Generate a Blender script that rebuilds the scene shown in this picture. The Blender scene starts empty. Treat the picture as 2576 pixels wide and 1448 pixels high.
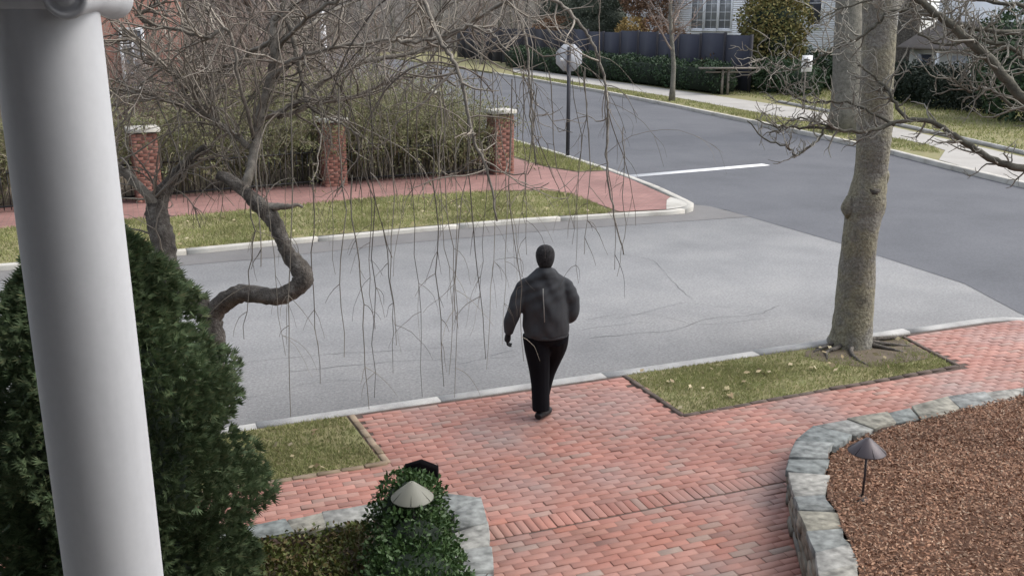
import bpy, bmesh, math, random
import numpy as np
from mathutils import Vector, Matrix
random.seed(11); rng = np.random.default_rng(11)
C = bpy.context.scene.collection
SC = bpy.context.scene

# ------------------------------------------------------------------ camera
# World: X runs along the near street, Y away across it, Z up. Pixels (u, v) are of the photo at 2576 x 1448.
F_PX, HORIZON, CAM_Z = 2450.0, 42.0, 3.85
PITCH = math.atan((724 - HORIZON) / F_PX); YAW = math.atan2(0.36305, 0.93177)
cam_d = bpy.data.cameras.new('camera'); cam = bpy.data.objects.new('camera', cam_d); C.objects.link(cam)
cam.location = (0, 0, CAM_Z); cam.rotation_euler = (math.pi/2 - PITCH, 0, -YAW)
cam_d.sensor_width = 36; cam_d.lens = 36 * F_PX / 2576; cam_d.clip_start = 0.05; cam_d.clip_end = 1500
SC.camera = cam
# ------------------------------------------------------------------ sky, sun, exposure
w = bpy.data.worlds.new('World'); SC.world = w; w.use_nodes = True
nt = w.node_tree; bg = nt.nodes['Background']
sky = nt.nodes.new('ShaderNodeTexSky'); sky.sky_type = 'NISHITA'; sky.sun_disc = False
SUN_EL, SUN_AZ = math.radians(50), math.radians(100)     # azimuth clockwise from +Y
sky.sun_elevation = SUN_EL; sky.sun_rotation = SUN_AZ; sky.air_density = 1.0; sky.dust_density = 3.0; sky.ozone_density = 0.6
hs = nt.nodes.new('ShaderNodeHueSaturation'); hs.inputs['Saturation'].default_value = 0.42
nt.links.new(sky.outputs[0], hs.inputs['Color']); nt.links.new(hs.outputs[0], bg.inputs[0]); bg.inputs[1].default_value = 0.15
sd = bpy.data.lights.new('sun', 'SUN'); sd.energy = 0.5; sd.angle = math.radians(35); sd.color = (1, 0.97, 0.93)
sun = bpy.data.objects.new('sun', sd); C.objects.link(sun); sun.location = (10, -10, 30)
sdir = Vector((math.sin(SUN_AZ)*math.cos(SUN_EL), math.cos(SUN_AZ)*math.cos(SUN_EL), math.sin(SUN_EL)))
sun.rotation_euler = sdir.to_track_quat('Z', 'Y').to_euler()
SC.view_settings.view_transform = 'Standard'; SC.view_settings.look = 'None'; SC.view_settings.gamma = 1; SC.view_settings.exposure = 1.24
SC.view_settings.use_curve_mapping = False

# ------------------------------------------------------------------ pixel -> world
cp, sp = math.cos(PITCH), math.sin(PITCH)
E1 = np.array([0.93177, 0.36305]); E2 = np.array([-0.36305, 0.93177])
def rot(x, y): return (x*E1[0] + y*E1[1], x*E2[0] + y*E2[1])
def G(u, v, z=0.0):
    x = (u-1288)/F_PX; y = (724-v)/F_PX
    t = (z-CAM_Z)/(-sp + y*cp); a, b = rot(x*t, (cp + y*sp)*t); return np.array([a, b, z])
def D(u, v, d):
    x = (u-1288)/F_PX*d; y = (724-v)/F_PX*d
    a, b = rot(x, cp*d + y*sp); return np.array([a, b, CAM_Z - sp*d + y*cp])
def PX(q):
    x = q[0]*E1[0] + q[1]*E2[0]; y = q[0]*E1[1] + q[1]*E2[1]; z = q[2]-CAM_Z
    d = y*cp - z*sp; return 1288 + F_PX*x/d, 724 - F_PX*(y*sp + z*cp)/d, d

# ------------------------------------------------------------------ materials
MATS = {}
def new_mat(name, rough=0.85, spec=0.3):
    m = bpy.data.materials.new(name); m.use_nodes = True; b = m.node_tree.nodes['Principled BSDF']
    b.inputs['Roughness'].default_value = rough; b.inputs['Specular IOR Level'].default_value = spec
    MATS[name] = m; return m, m.node_tree, b
def col(c): return (c[0], c[1], c[2], 1)
def ramp(nt, cols, pos=None):
    r = nt.nodes.new('ShaderNodeValToRGB'); e = r.color_ramp.elements; n = len(cols)
    while len(e) < n: e.new(0.5)
    for i, c in enumerate(cols): e[i].position = (i/(n-1) if pos is None else pos[i]); e[i].color = col(c)
    return r
def noise(nt, scale, detail=6, rough=0.6, coord='Object', stretch=None):
    tc = nt.nodes.new('ShaderNodeTexCoord'); n = nt.nodes.new('ShaderNodeTexNoise')
    n.inputs['Scale'].default_value = scale; n.inputs['Detail'].default_value = detail; n.inputs['Roughness'].default_value = rough
    if stretch:
        mp = nt.nodes.new('ShaderNodeMapping'); mp.inputs['Scale'].default_value = stretch
        nt.links.new(tc.outputs[coord], mp.inputs[0]); nt.links.new(mp.outputs[0], n.inputs['Vector'])
    else: nt.links.new(tc.outputs[coord], n.inputs['Vector'])
    return n
def mix(nt, a, b, fac, mode='MULTIPLY'):
    m = nt.nodes.new('ShaderNodeMix'); m.data_type = 'RGBA'; m.blend_type = mode
    for s, i in ((a, 6), (b, 7)):
        if isinstance(s, tuple): m.inputs[i].default_value = col(s)
        else: nt.links.new(s, m.inputs[i])
    if isinstance(fac, (int, float)): m.inputs[0].default_value = fac
    else: nt.links.new(fac, m.inputs[0])
    return m.outputs[2]
def bump(nt, b, h, strength, dist=0.01):
    bp = nt.nodes.new('ShaderNodeBump'); bp.inputs['Strength'].default_value = strength; bp.inputs['Distance'].default_value = dist
    nt.links.new(h, bp.inputs['Height']); nt.links.new(bp.outputs[0], b.inputs['Normal'])
def noise_mat(name, cols, scale=4, rough=0.85, bs=0.0, bscale=60, fine=None, spec=0.3, stretch=None, pos=None, bdist=0.01):
    m, nt, b = new_mat(name, rough, spec)
    n = noise(nt, scale, stretch=stretch); r = ramp(nt, cols, pos or [0.3 + 0.4*i/(len(cols)-1) for i in range(len(cols))]); nt.links.new(n.outputs[0], r.inputs[0])
    out = r.outputs[0]
    if fine:
        n2 = noise(nt, fine[0], 3, 0.7); r2 = ramp(nt, [(1-fine[1],)*3, (1+fine[1],)*3], [0.35, 0.65]); nt.links.new(n2.outputs[0], r2.inputs[0])
        out = mix(nt, out, r2.outputs[0], 1.0)
    nt.links.new(out, b.inputs['Base Color'])
    if bs: n3 = noise(nt, bscale, 4); bump(nt, b, n3.outputs[0], bs, bdist)
    return m
def island_mat(name, cols, rough=0.8, src='island', pos=None, nscale=1.5, namp=0.25, spec=0.25, trans=0.0, bs=0.0, bscale=80, dirt=None):
    m, nt, b = new_mat(name, rough, spec)
    if src == 'island': s = nt.nodes.new('ShaderNodeNewGeometry').outputs['Random Per Island']
    else: s = nt.nodes.new('ShaderNodeObjectInfo').outputs['Random']
    r = ramp(nt, cols, pos); nt.links.new(s, r.inputs[0])
    if src == 'object':
        g = nt.nodes.new('ShaderNodeNewGeometry'); n = nt.nodes.new('ShaderNodeTexNoise'); n.inputs['Scale'].default_value = nscale; n.inputs['Detail'].default_value = 5; nt.links.new(g.outputs['Position'], n.inputs['Vector'])
    else: n = noise(nt, nscale, 5)
    r2 = ramp(nt, [(1-namp,)*3, (1+namp,)*3], [0.3, 0.7]); nt.links.new(n.outputs[0], r2.inputs[0])
    out = mix(nt, r.outputs[0], r2.outputs[0], 1.0)
    if dirt:
        g2 = nt.nodes.new('ShaderNodeNewGeometry'); n4 = nt.nodes.new('ShaderNodeTexNoise'); n4.inputs['Scale'].default_value = .9; n4.inputs['Detail'].default_value = 6; nt.links.new(g2.outputs['Position'], n4.inputs['Vector'])
        r4 = ramp(nt, [(0, 0, 0), (dirt[1],)*3], [.48, .68]); nt.links.new(n4.outputs[0], r4.inputs[0]); out = mix(nt, out, dirt[0], r4.outputs[0], 'MIX')
    nt.links.new(out, b.inputs['Base Color'])
    if trans:
        t = nt.nodes.new('ShaderNodeBsdfTranslucent'); nt.links.new(out, t.inputs[0]); ms = nt.nodes.new('ShaderNodeMixShader'); ms.inputs[0].default_value = trans
        o = nt.nodes['Material Output']; nt.links.new(b.outputs[0], ms.inputs[1]); nt.links.new(t.outputs[0], ms.inputs[2]); nt.links.new(ms.outputs[0], o.inputs[0])
    if bs: n3 = noise(nt, bscale, 4); bump(nt, b, n3.outputs[0], bs, 0.004)
    return m
def plain(name, c, rough=0.6, spec=0.4, metal=0.0, var=0.06, scale=8):
    m = noise_mat(name, [tuple(x*(1-var) for x in c), tuple(x*(1+var) for x in c)], scale, rough, spec=spec)
    m.node_tree.nodes['Principled BSDF'].inputs['Metallic'].default_value = metal; return m

noise_mat('ground', [(.05, .055, .025), (.09, .085, .045)], 0.6, 0.95)
noise_mat('asphalt_old', [(.15, .152, .155), (.182, .184, .186), (.208, .209, .208)], 0.8, 0.85, 0.6, 90, (30, .2), spec=0.35)
noise_mat('asphalt_gutter', [(.125, .122, .12), (.165, .16, .155)], 0.9, 0.8, 0.5, 140, (220, .2))
noise_mat('asphalt_new', [(.078, .081, .089), (.095, .098, .107), (.108, .111, .12)], 0.5, 0.85, 0.5, 90, (28, .13), spec=0.35)
noise_mat('crack', [(.09, .09, .09), (.14, .14, .14)], 6, 0.9)
noise_mat('road_paint', [(.62, .62, .62), (.72, .72, .71)], 6, 0.6, fine=(60, .08))
noise_mat('granite', [(.24, .235, .225), (.34, .335, .32), (.42, .41, .39)], 3.0, 0.85, 0.5, 90, (150, .2))
noise_mat('concrete_kerb', [(.30, .285, .25), (.40, .385, .345), (.46, .445, .405)], 2.0, 0.85, 0.3, 90, (120, .12))
noise_mat('concrete', [(.30, .285, .26), (.38, .365, .335)], 0.8, 0.9, 0.2, 60, (80, .1))
noise_mat('joint_sand', [(.06, .042, .035), (.12, .085, .07)], 12, 0.95)
noise_mat('soil', [(.075, .06, .042), (.14, .112, .08)], 5, 0.95, 0.6, 50)
noise_mat('turf_base', [(.14, .155, .06), (.22, .195, .10), (.17, .185, .075)], 2.0, 0.95)
noise_mat('mulch_base', [(.08, .042, .027), (.15, .08, .05)], 10, 0.95, 0.6, 60)
BRK = [(.245, .095, .07), (.315, .142, .106), (.285, .122, .09), (.345, .17, .13), (.27, .13, .098), (.33, .14, .10), (.25, .185, .15), (.31, .15, .115), (.215, .115, .092)]
island_mat('paving_brick', BRK, 0.7, 'object', nscale=1.4, namp=0.22, bs=0.4, bscale=60, spec=0.35, dirt=((.22, .18, .165), .55))
island_mat('paving_brick_field', [tuple((.65*c+.35*m) for c, m in zip(q, (.31, .15, .117))) for q in BRK], 0.6, 'island', nscale=1.1, namp=0.22, spec=0.35, dirt=((.24, .195, .18), .55))
island_mat('pier_brick', [(.16, .068, .052), (.21, .095, .072), (.235, .115, .09), (.19, .08, .062)], 0.85, 'object', nscale=3, namp=0.2)
noise_mat('mortar', [(.15, .115, .095), (.21, .165, .14)], 8, 0.95)
# far brick sidewalk: pieces too small to tell apart
def brick_tex(name, c1, c2, mo, bw, bh, scale=1.0, rotz=0, vert=False):
    m, nt, b = new_mat(name, 0.85)
    tc = nt.nodes.new('ShaderNodeTexCoord'); mp = nt.nodes.new('ShaderNodeMapping'); mp.inputs['Rotation'].default_value = ((math.pi/2 if vert else 0), 0, rotz)
    t = nt.nodes.new('ShaderNodeTexBrick'); t.inputs['Scale'].default_value = scale; t.inputs['Brick Width'].default_value = bw; t.inputs['Row Height'].default_value = bh
    t.inputs['Mortar Size'].default_value = 0.008; t.inputs['Color1'].default_value = col(c1); t.inputs['Color2'].default_value = col(c2); t.inputs['Mortar'].default_value = col(mo)
    nt.links.new(tc.outputs['Object'], mp.inputs[0]); nt.links.new(mp.outputs[0], t.inputs['Vector'])
    n = noise(nt, 0.8); r = ramp(nt, [(.78,)*3, (1.2,)*3], [.3, .7]); nt.links.new(n.outputs[0], r.inputs[0])
    nt.links.new(mix(nt, t.outputs[0], r.outputs[0], 1.0), b.inputs['Base Color']); return m
brick_tex('far_paving', (.285, .155, .135), (.24, .125, .11), (.17, .12, .105), .2, .1)
brick_tex('house_brick', (.27, .125, .095), (.21, .09, .07), (.2, .15, .125), .22, .075, vert=True)
noise_mat('stone_cap', [(.16, .175, .175), (.24, .25, .245), (.33, .33, .315)], 5.0, 0.8, 0.7, 40, (70, .2))
island_mat('stone_cap_v', [(.13, .145, .14), (.19, .197, .188), (.16, .172, .163), (.24, .235, .215), (.205, .195, .158)], 0.85, 'object', nscale=13, namp=0.5, bs=0.8, bscale=35)
island_mat('stone_face', [(.12, .105, .085), (.22, .195, .155), (.17, .165, .15), (.27, .24, .19)], 0.9, 'object', nscale=9, namp=0.3, bs=0.8, bscale=40)
noise_mat('column_paint', [(.43, .442, .46), (.475, .487, .505), (.50, .51, .525)], 2.0, 0.55, spec=0.3, stretch=(3, 3, .35), fine=(25, .02))
noise_mat('white_paint', [(.58, .59, .60), (.63, .64, .65)], 1.2, 0.45, spec=0.35)
noise_mat('house_white', [(.76, .77, .79), (.82, .83, .84)], 0.8, 0.6)
noise_mat('bark_maple', [(.10, .094, .078), (.165, .155, .13), (.22, .205, .17)], 7, 0.9, 0.9, 26, (60, .25), bdist=0.03)
noise_mat('bark_limb', [(.06, .056, .044), (.105, .098, .076), (.15, .14, .112)], 6, 0.9, 0.6, 40, (60, .2))
noise_mat('bark_moss', [(.115, .107, .088), (.215, .198, .14), (.175, .165, .142), (.28, .265, .228)], 2.2, 0.9, 1.0, 22, (34, .3), bdist=0.035)
noise_mat('bark_cherry', [(.045, .04, .036), (.10, .088, .075), (.19, .175, .155)], 11, 0.9, 0.9, 35, (90, .25), bdist=0.03)
noise_mat('bark_branch', [(.11, .098, .083), (.19, .172, .145), (.29, .265, .225)], 9, 0.9, 0.6, 40, (70, .2))
island_mat('twig_cherry', [(.13, .11, .092), (.20, .175, .145), (.09, .078, .068), (.17, .152, .125), (.27, .24, .20)], 0.85, namp=.2)
island_mat('twig_pale', [(.20, .175, .145), (.30, .265, .22), (.16, .14, .118), (.36, .325, .275)], 0.85, namp=.2)
island_mat('twig_right', [(.18, .168, .14), (.31, .292, .25), (.23, .212, .178)], 0.85, namp=.2)
island_mat('twig_far', [(.13, .115, .105), (.20, .18, .165), (.16, .145, .13)], 0.9, namp=.2)
island_mat('twig_pink', [(.20, .155, .132), (.28, .225, .19), (.23, .175, .145)], 0.9, namp=.2)
island_mat('stem_olive', [(.22, .195, .135), (.34, .305, .23), (.27, .24, .175), (.18, .172, .10)], 0.9, namp=.2)
island_mat('leaf_olive', [(.15, .165, .07), (.20, .21, .10), (.235, .225, .12), (.12, .138, .062)], 0.75, trans=.2)
island_mat('leaf_thuja', [(.04, .068, .03), (.066, .10, .045), (.10, .135, .065), (.052, .085, .045), (.125, .135, .065)], 0.75, trans=.25, nscale=3, namp=.4)
island_mat('leaf_box', [(.022, .05, .014), (.04, .08, .024), (.055, .095, .03), (.03, .06, .02)], 0.5, trans=.15, nscale=4)
island_mat('leaf_cover', [(.07, .085, .02), (.10, .115, .03), (.05, .07, .02), (.12, .10, .035), (.09, .06, .03)], 0.6, trans=.15, nscale=4)
island_mat('leaf_hedge', [(.02, .045, .018), (.035, .065, .028), (.05, .08, .04)], 0.6, nscale=1.5)
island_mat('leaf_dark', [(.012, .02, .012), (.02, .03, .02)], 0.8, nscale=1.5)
island_mat('leaf_conifer', [(.045, .06, .042), (.065, .08, .058), (.08, .09, .07)], 0.85, nscale=.5)
island_mat('leaf_gold', [(.13, .14, .05), (.21, .165, .06), (.10, .12, .045), (.24, .175, .065)], 0.8, nscale=.5)
island_mat('leaf_yellow', [(.24, .17, .055), (.28, .2, .075), (.2, .13, .05)], 0.85)
island_mat('leaf_rust', [(.15, .085, .05), (.19, .115, .07), (.12, .07, .045)], 0.85)
island_mat('grass', [(.19, .215, .075), (.245, .262, .105), (.30, .285, .14), (.21, .238, .088), (.345, .31, .175)], 0.8, trans=.35, nscale=.9, namp=.3)
island_mat('litter', [(.35, .3, .17), (.26, .2, .11), (.42, .37, .24), (.2, .14, .08)], 0.85)
island_mat('mulch', [(.19, .10, .062), (.30, .165, .105), (.37, .23, .15), (.14, .072, .048), (.45, .335, .24)], 0.9, pos=[0, .3, .65, .8, 1])
plain('lamp_bronze', (.055, .045, .05), .45, .5, 0.3)
plain('lamp_grey', (.165, .165, .135), .6)
plain('black_metal', (.004, .0035, .004), .95, .02)
plain('iron', (.015, .015, .016), .5)
plain('sign_back', (.42, .43, .45), .8, .2)
plain('sign_post', (.035, .035, .042), .6)
plain('sign_white', (.72, .72, .72), .5)
plain('ink', (.05, .05, .05), .6)
plain('screen_navy', (.025, .028, .045), .7)
plain('screen_dark', (.028, .027, .033), .8)
plain('wood_grey', (.20, .175, .15), .85, var=.2)
plain('jacket', (.046, .048, .052), .9, .2, var=.22, scale=5)
plain('trousers', (.007, .007, .009), .95, .1)
plain('shoe', (.006, .006, .007), .6)
plain("hair", (.026, .025, .026), .9, .15, var=.6, scale=45)
plain('glove', (.012, .012, .013), .85)
plain('skin', (.35, .22, .17), .6)
plain('cord_pale', (.22, .215, .20), .7)
plain('window_dark', (.05, .055, .07), .15, .6)
plain('window_grey', (.22, .23, .24), .12, .6)
plain('roof_brown', (.15, .13, .115), .9, var=.15)
plain('slate_shingle', (.16, .172, .19), .85, var=.1)
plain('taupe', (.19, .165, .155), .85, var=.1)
plain('dark_open', (.03, .032, .034), .9)
plain('cream', (.45, .45, .42), .7)
noise_mat('woodland', [(.07, .064, .056), (.115, .104, .092), (.09, .085, .07)], .12, 0.95, fine=(1.2, .35))

# ------------------------------------------------------------------ geometry helpers
def mesh_np(name, V, Fq, mat, smooth=False):
    """V (n,3), Fq list of arrays of faces (quads or tris)"""
    V = np.asarray(V, dtype=np.float32); me = bpy.data.meshes.new(name)
    if not isinstance(Fq, list): Fq = [Fq]
    Fq = [np.asarray(f, dtype=np.int32) for f in Fq if len(f)]
    me.vertices.add(len(V)); me.vertices.foreach_set('co', V.ravel())
    loops = np.concatenate([f.ravel() for f in Fq]); sizes = np.concatenate([np.full(len(f), f.shape[1], dtype=np.int32) for f in Fq])
    me.loops.add(len(loops)); me.loops.foreach_set('vertex_index', loops)
    me.polygons.add(len(sizes)); st = np.concatenate([[0], np.cumsum(sizes)[:-1]]).astype(np.int32)
    me.polygons.foreach_set('loop_start', st); me.polygons.foreach_set('loop_total', sizes)
    if smooth: me.polygons.foreach_set('use_smooth', np.ones(len(sizes), dtype=bool))
    me.update(calc_edges=True); me.validate()
    if mat: me.materials.append(MATS[mat] if isinstance(mat, str) else mat)
    return me
def link(name, me, parent=None, loc=None, rotz=0.0):
    o = bpy.data.objects.new(name, me); C.objects.link(o)
    if parent is not None: o.parent = parent
    if loc is not None: o.location = loc
    if rotz: o.rotation_euler = (0, 0, rotz)
    return o
def tag(o, label=None, cat=None, group=None, kind=None):
    if label: o['label'] = label
    if cat: o['category'] = cat
    if group: o['group'] = group
    if kind: o['kind'] = kind
    return o
def empty(name, loc=(0, 0, 0), rotz=0.0):
    o = bpy.data.objects.new(name, None); C.objects.link(o); o.location = loc; o.rotation_euler = (0, 0, rotz); return o
class MB:
    def __init__(s): s.v = []; s.q = []; s.t = []; s.n = 0
    def add(s, V, q=(), t=()):
        V = np.asarray(V, dtype=float).reshape(-1, 3); s.v.append(V)
        if len(q): s.q.append(np.asarray(q)+s.n)
        if len(t): s.t.append(np.asarray(t)+s.n)
        s.n += len(V)
    def box(s, c, size, rz=0.0):
        x, y, z = [k/2 for k in size]
        V = np.array([(i*x, j*y, k*z) for k in (-1, 1) for j in (-1, 1) for i in (-1, 1)])
        cr, sr = math.cos(rz), math.sin(rz); V = np.c_[V[:, 0]*cr - V[:, 1]*sr, V[:, 0]*sr + V[:, 1]*cr, V[:, 2]] + np.array(c)
        s.add(V, [(0, 2, 3, 1), (4, 5, 7, 6), (0, 1, 5, 4), (2, 6, 7, 3), (0, 4, 6, 2), (1, 3, 7, 5)])
    def span(s, x0, x1, y0, y1, z0, z1): s.box(((x0+x1)/2, (y0+y1)/2, (z0+z1)/2), (abs(x1-x0), abs(y1-y0), abs(z1-z0)))
    def tube(s, P, R, sides=5, cap=True):
        P = np.asarray(P, dtype=float); n = len(P); R = np.broadcast_to(np.asarray(R, dtype=float), (n,))
        T = np.gradient(P, axis=0); T /= (np.linalg.norm(T, axis=1)[:, None] + 1e-9)
        ref = np.array([0.0, 0, 1]) if abs(T[0][2]) < .9 else np.array([1.0, 0, 0])
        U = np.cross(T, ref); U /= (np.linalg.norm(U, axis=1)[:, None] + 1e-9)
        for i in range(1, n):
            u = U[i-1] - T[i]*np.dot(U[i-1], T[i]); l = np.linalg.norm(u)
            if l > 1e-6: U[i] = u/l
        W = np.cross(T, U); a = np.arange(sides)*2*math.pi/sides
        ring = U[:, None, :]*np.cos(a)[None, :, None] + W[:, None, :]*np.sin(a)[None, :, None]
        V = P[:, None, :] + ring*R[:, None, None]
        i = np.arange(n-1)[:, None]*sides; j = np.arange(sides)[None, :]; k = (j+1) % sides
        q = np.stack([i+j, i+k, i+sides+k, i+sides+j], -1).reshape(-1, 4)
        V = V.reshape(-1, 3); t = []
        if cap:
            V = np.vstack([V, P[0], P[-1]]); b = n*sides
            t = [(b, (x+1) % sides, x) for x in range(sides)] + [(b+1, (n-1)*sides+x, (n-1)*sides+(x+1) % sides) for x in range(sides)]
        s.add(V, q, t)
    def lathe(s, prof, c=(0, 0, 0), sides=24, a0=0.0, jit=None):
        P = np.asarray(prof, dtype=float); a = a0 + np.arange(sides)*2*math.pi/sides; n = len(P)
        V = np.stack([P[:, 0][:, None]*np.cos(a), P[:, 0][:, None]*np.sin(a), np.repeat(P[:, 1][:, None], sides, 1)], -1).reshape(-1, 3) + np.array(c)
        i = np.arange(n-1)[:, None]*sides; j = np.arange(sides)[None, :]; k = (j+1) % sides
        s.add(V, np.stack([i+j, i+k, i+sides+k, i+sides+j], -1).reshape(-1, 4))
    def prism(s, poly, z0, z1, inset=0.0):
        """poly list of (x,y) counter-clockwise; z1 a number or list; optional chamfered top"""
        n = len(poly); P = np.asarray(poly, dtype=float); z1 = np.broadcast_to(np.asarray(z1, dtype=float), (n,)); c = P.mean(0)
        z0 = np.broadcast_to(np.asarray(z0, dtype=float), (n,))
        B = np.c_[P, z0]; rings = [B]
        if inset: rings += [np.c_[P, z1-inset], np.c_[P + (c-P)/np.linalg.norm(c-P, axis=1)[:, None]*inset*1.4, z1]]
        else: rings += [np.c_[P, z1]]
        base = s.n; V = np.vstack(rings); m = len(rings)
        q = [(r*n+i, r*n+(i+1) % n, (r+1)*n+(i+1) % n, (r+1)*n+i) for r in range(m-1) for i in range(n)]
        s.add(V, q)
        top = [base+(m-1)*n+i for i in range(n)]
        s.t += [np.array([(top[0], top[i], top[i+1])]) for i in range(1, n-1)]
    def mesh(s, name, mat, smooth=False):
        fs = []
        if s.q: fs.append(np.concatenate(s.q))
        if s.t: fs.append(np.concatenate(s.t))
        return mesh_np(name, np.concatenate(s.v), fs, mat, smooth)
    def obj(s, name, mat, parent=None, smooth=False, loc=None, rotz=0.0): return link(name, s.mesh(name, mat, smooth), parent, loc, rotz)
def unit(V): return V/(np.linalg.norm(V, axis=-1, keepdims=True)+1e-9)
def rand_dirs(n): return unit(rng.normal(size=(n, 3)))
def leaves(P, Dr, N, L, W):
    S = unit(np.cross(N, Dr)); L = np.asarray(L).reshape(-1, 1); W = np.asarray(W).reshape(-1, 1)
    V = np.stack([P, P+Dr*L*.45+S*W/2, P+Dr*L, P+Dr*L*.45-S*W/2], 1).reshape(-1, 3)
    n = len(P); return V, np.arange(n*4).reshape(n, 4)
def ground_poly(name, pts, z, mat, parent=None):
    mb = MB(); P = [(p[0], p[1]) for p in pts]; me = bpy.data.meshes.new(name)
    me.from_pydata([(x, y, z) for x, y in P], [], [list(range(len(P)))]); me.update()
    if me.polygons[0].normal.z < 0: me.flip_normals()
    me.materials.append(MATS[mat]); return link(name, me, parent)
def slab(name, pts, z0, z1, mat):
    me = bpy.data.meshes.new(name); n = len(pts)
    V = [(p[0], p[1], z0) for p in pts] + [(p[0], p[1], z1) for p in pts]
    me.from_pydata(V, [], [list(range(n, 2*n))] + [(i, (i+1) % n, n+(i+1) % n, n+i) for i in range(n)]); me.update()
    me.materials.append(MATS[mat]); return link(name, me)
def inpoly(P, poly):
    P = np.asarray(P); x, y = P[:, 0], P[:, 1]; r = np.zeros(len(P), bool); n = len(poly); j = n-1
    for i in range(n):
        xi, yi = poly[i][:2]; xj, yj = poly[j][:2]
        if yi != yj: r ^= ((yi > y) != (yj > y)) & (x < (xj-xi)*(y-yi)/(yj-yi)+xi)
        j = i
    return r
def scatter(poly, density):
    A = np.asarray([p[:2] for p in poly]); lo, hi = A.min(0), A.max(0); n = int(density*np.prod(hi-lo))
    P = rng.uniform(lo, hi, size=(n, 2)); return P[inpoly(P, poly)]
def curve(pts, n=8):
    """Catmull-Rom through pts (k,m) -> smooth samples"""
    P = np.asarray(pts, dtype=float); P = np.vstack([2*P[0]-P[1], P, 2*P[-1]-P[-2]]); out = []
    for i in range(1, len(P)-2):
        t = np.linspace(0, 1, n, endpoint=False)[:, None]; a, b, c, d = P[i-1], P[i], P[i+1], P[i+2]
        out.append(0.5*((2*b)+(-a+c)*t+(2*a-5*b+4*c-d)*t*t+(-a+3*b-3*c+d)*t**3))
    out.append(P[-2][None]); return np.vstack(out)

# ================================================================== SETTING
g = MB(); g.box((20, 130, -0.45), (700, 700, .02)); tag(g.obj('ground', 'ground'), kind='structure')
RZ = -0.13
st = MB(); st.box((-20, 12.6, RZ-.05), (150, 9.6, .1)); street = tag(st.obj('street', 'asphalt_old'), kind='structure')
r2 = ground_poly('side_road', [(11.72, -30), (26, -30), (30, 20), (28, 110), (11.0, 110), (11.0, 30), (11.0, 18.6), (11.45, 18.2), (11.70, 17.4), (11.86, 14), (11.8, 11), (11.3, 9.5), (11.2, 8.0)], RZ+.004, 'asphalt_new'); tag(r2, kind='structure')
_g = [(-95, 16.55, 17.2), (2, 16.6, 17.25), (4.4, 16.85, 17.45), (7.4, 16.9, 17.48), (9, 16.8, 17.4), (10.3, 16.72, 17.3)]
gm = MB(); gm.add([(a, b0_, RZ+.004) for a, b0_, b1_ in _g]+[(a, b1_, -.055) for a, b0_, b1_ in _g]+[(11.74, 16.62, RZ+.006), (11.6, 17.9, RZ+.006), (11.0, 18.2, -.055)], [(i, i+1, 7+i, 6+i) for i in range(5)]+[(5, 12, 13, 11)], [(11, 13, 14)])
gut = gm.obj('gutter', 'asphalt_gutter'); tag(gut, kind='structure')
# cracks in the old asphalt
def strip(pix, w, z):
    P = curve([G(u, v, z)[:2] for u, v in pix], 5); P += rng.normal(0, .014, P.shape)
    T = unit(np.gradient(P, axis=0)); N = np.c_[-T[:, 1], T[:, 0]]; ww = w*rng.uniform(.35, 1.2, len(P))[:, None]
    A = np.c_[P+N*ww, np.full(len(P), z)]; B = np.c_[P-N*ww, np.full(len(P), z)]; n = len(P)
    return np.vstack([A, B]), [(i, i+1, n+i+1, n+i) for i in range(n-1)]
for k, (pix, wd) in enumerate([([(1560, 640), (1640, 655), (1690, 705), (1740, 750)], .008), ([(1480, 850), (1600, 838), (1700, 828), (1790, 800), (1900, 790), (1960, 768)], .010), ([(1560, 800), (1680, 770), (1730, 760), (1840, 775)], .006), ([(600, 912), (760, 895), (900, 885), (1050, 878), (1230, 865)], .009), ([(680, 938), (850, 922), (1010, 908), (1200, 898), (1290, 880)], .008), ([(1000, 940), (1200, 905), (1300, 895)], .006), ([(1470, 805), (1560, 790), (1650, 792), (1760, 815), (1930, 800)], .006), ([(1460, 830), (1600, 810), (1650, 815)], .006), ([(620, 1000), (800, 960), (900, 955)], .006)]):
    V, q = strip(pix, wd*.5, RZ+.0045); link('crack', mesh_np('crack', V, np.array(q), 'crack'), street)
# stop bar
a0, b0 = 11.8, 22.25
sb = MB(); sb.box((14.15, 22.45, RZ+.007), (4.6, .34, .004), rz=.10); tag(sb.obj('stop_line', 'road_paint'), kind='structure')

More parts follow.
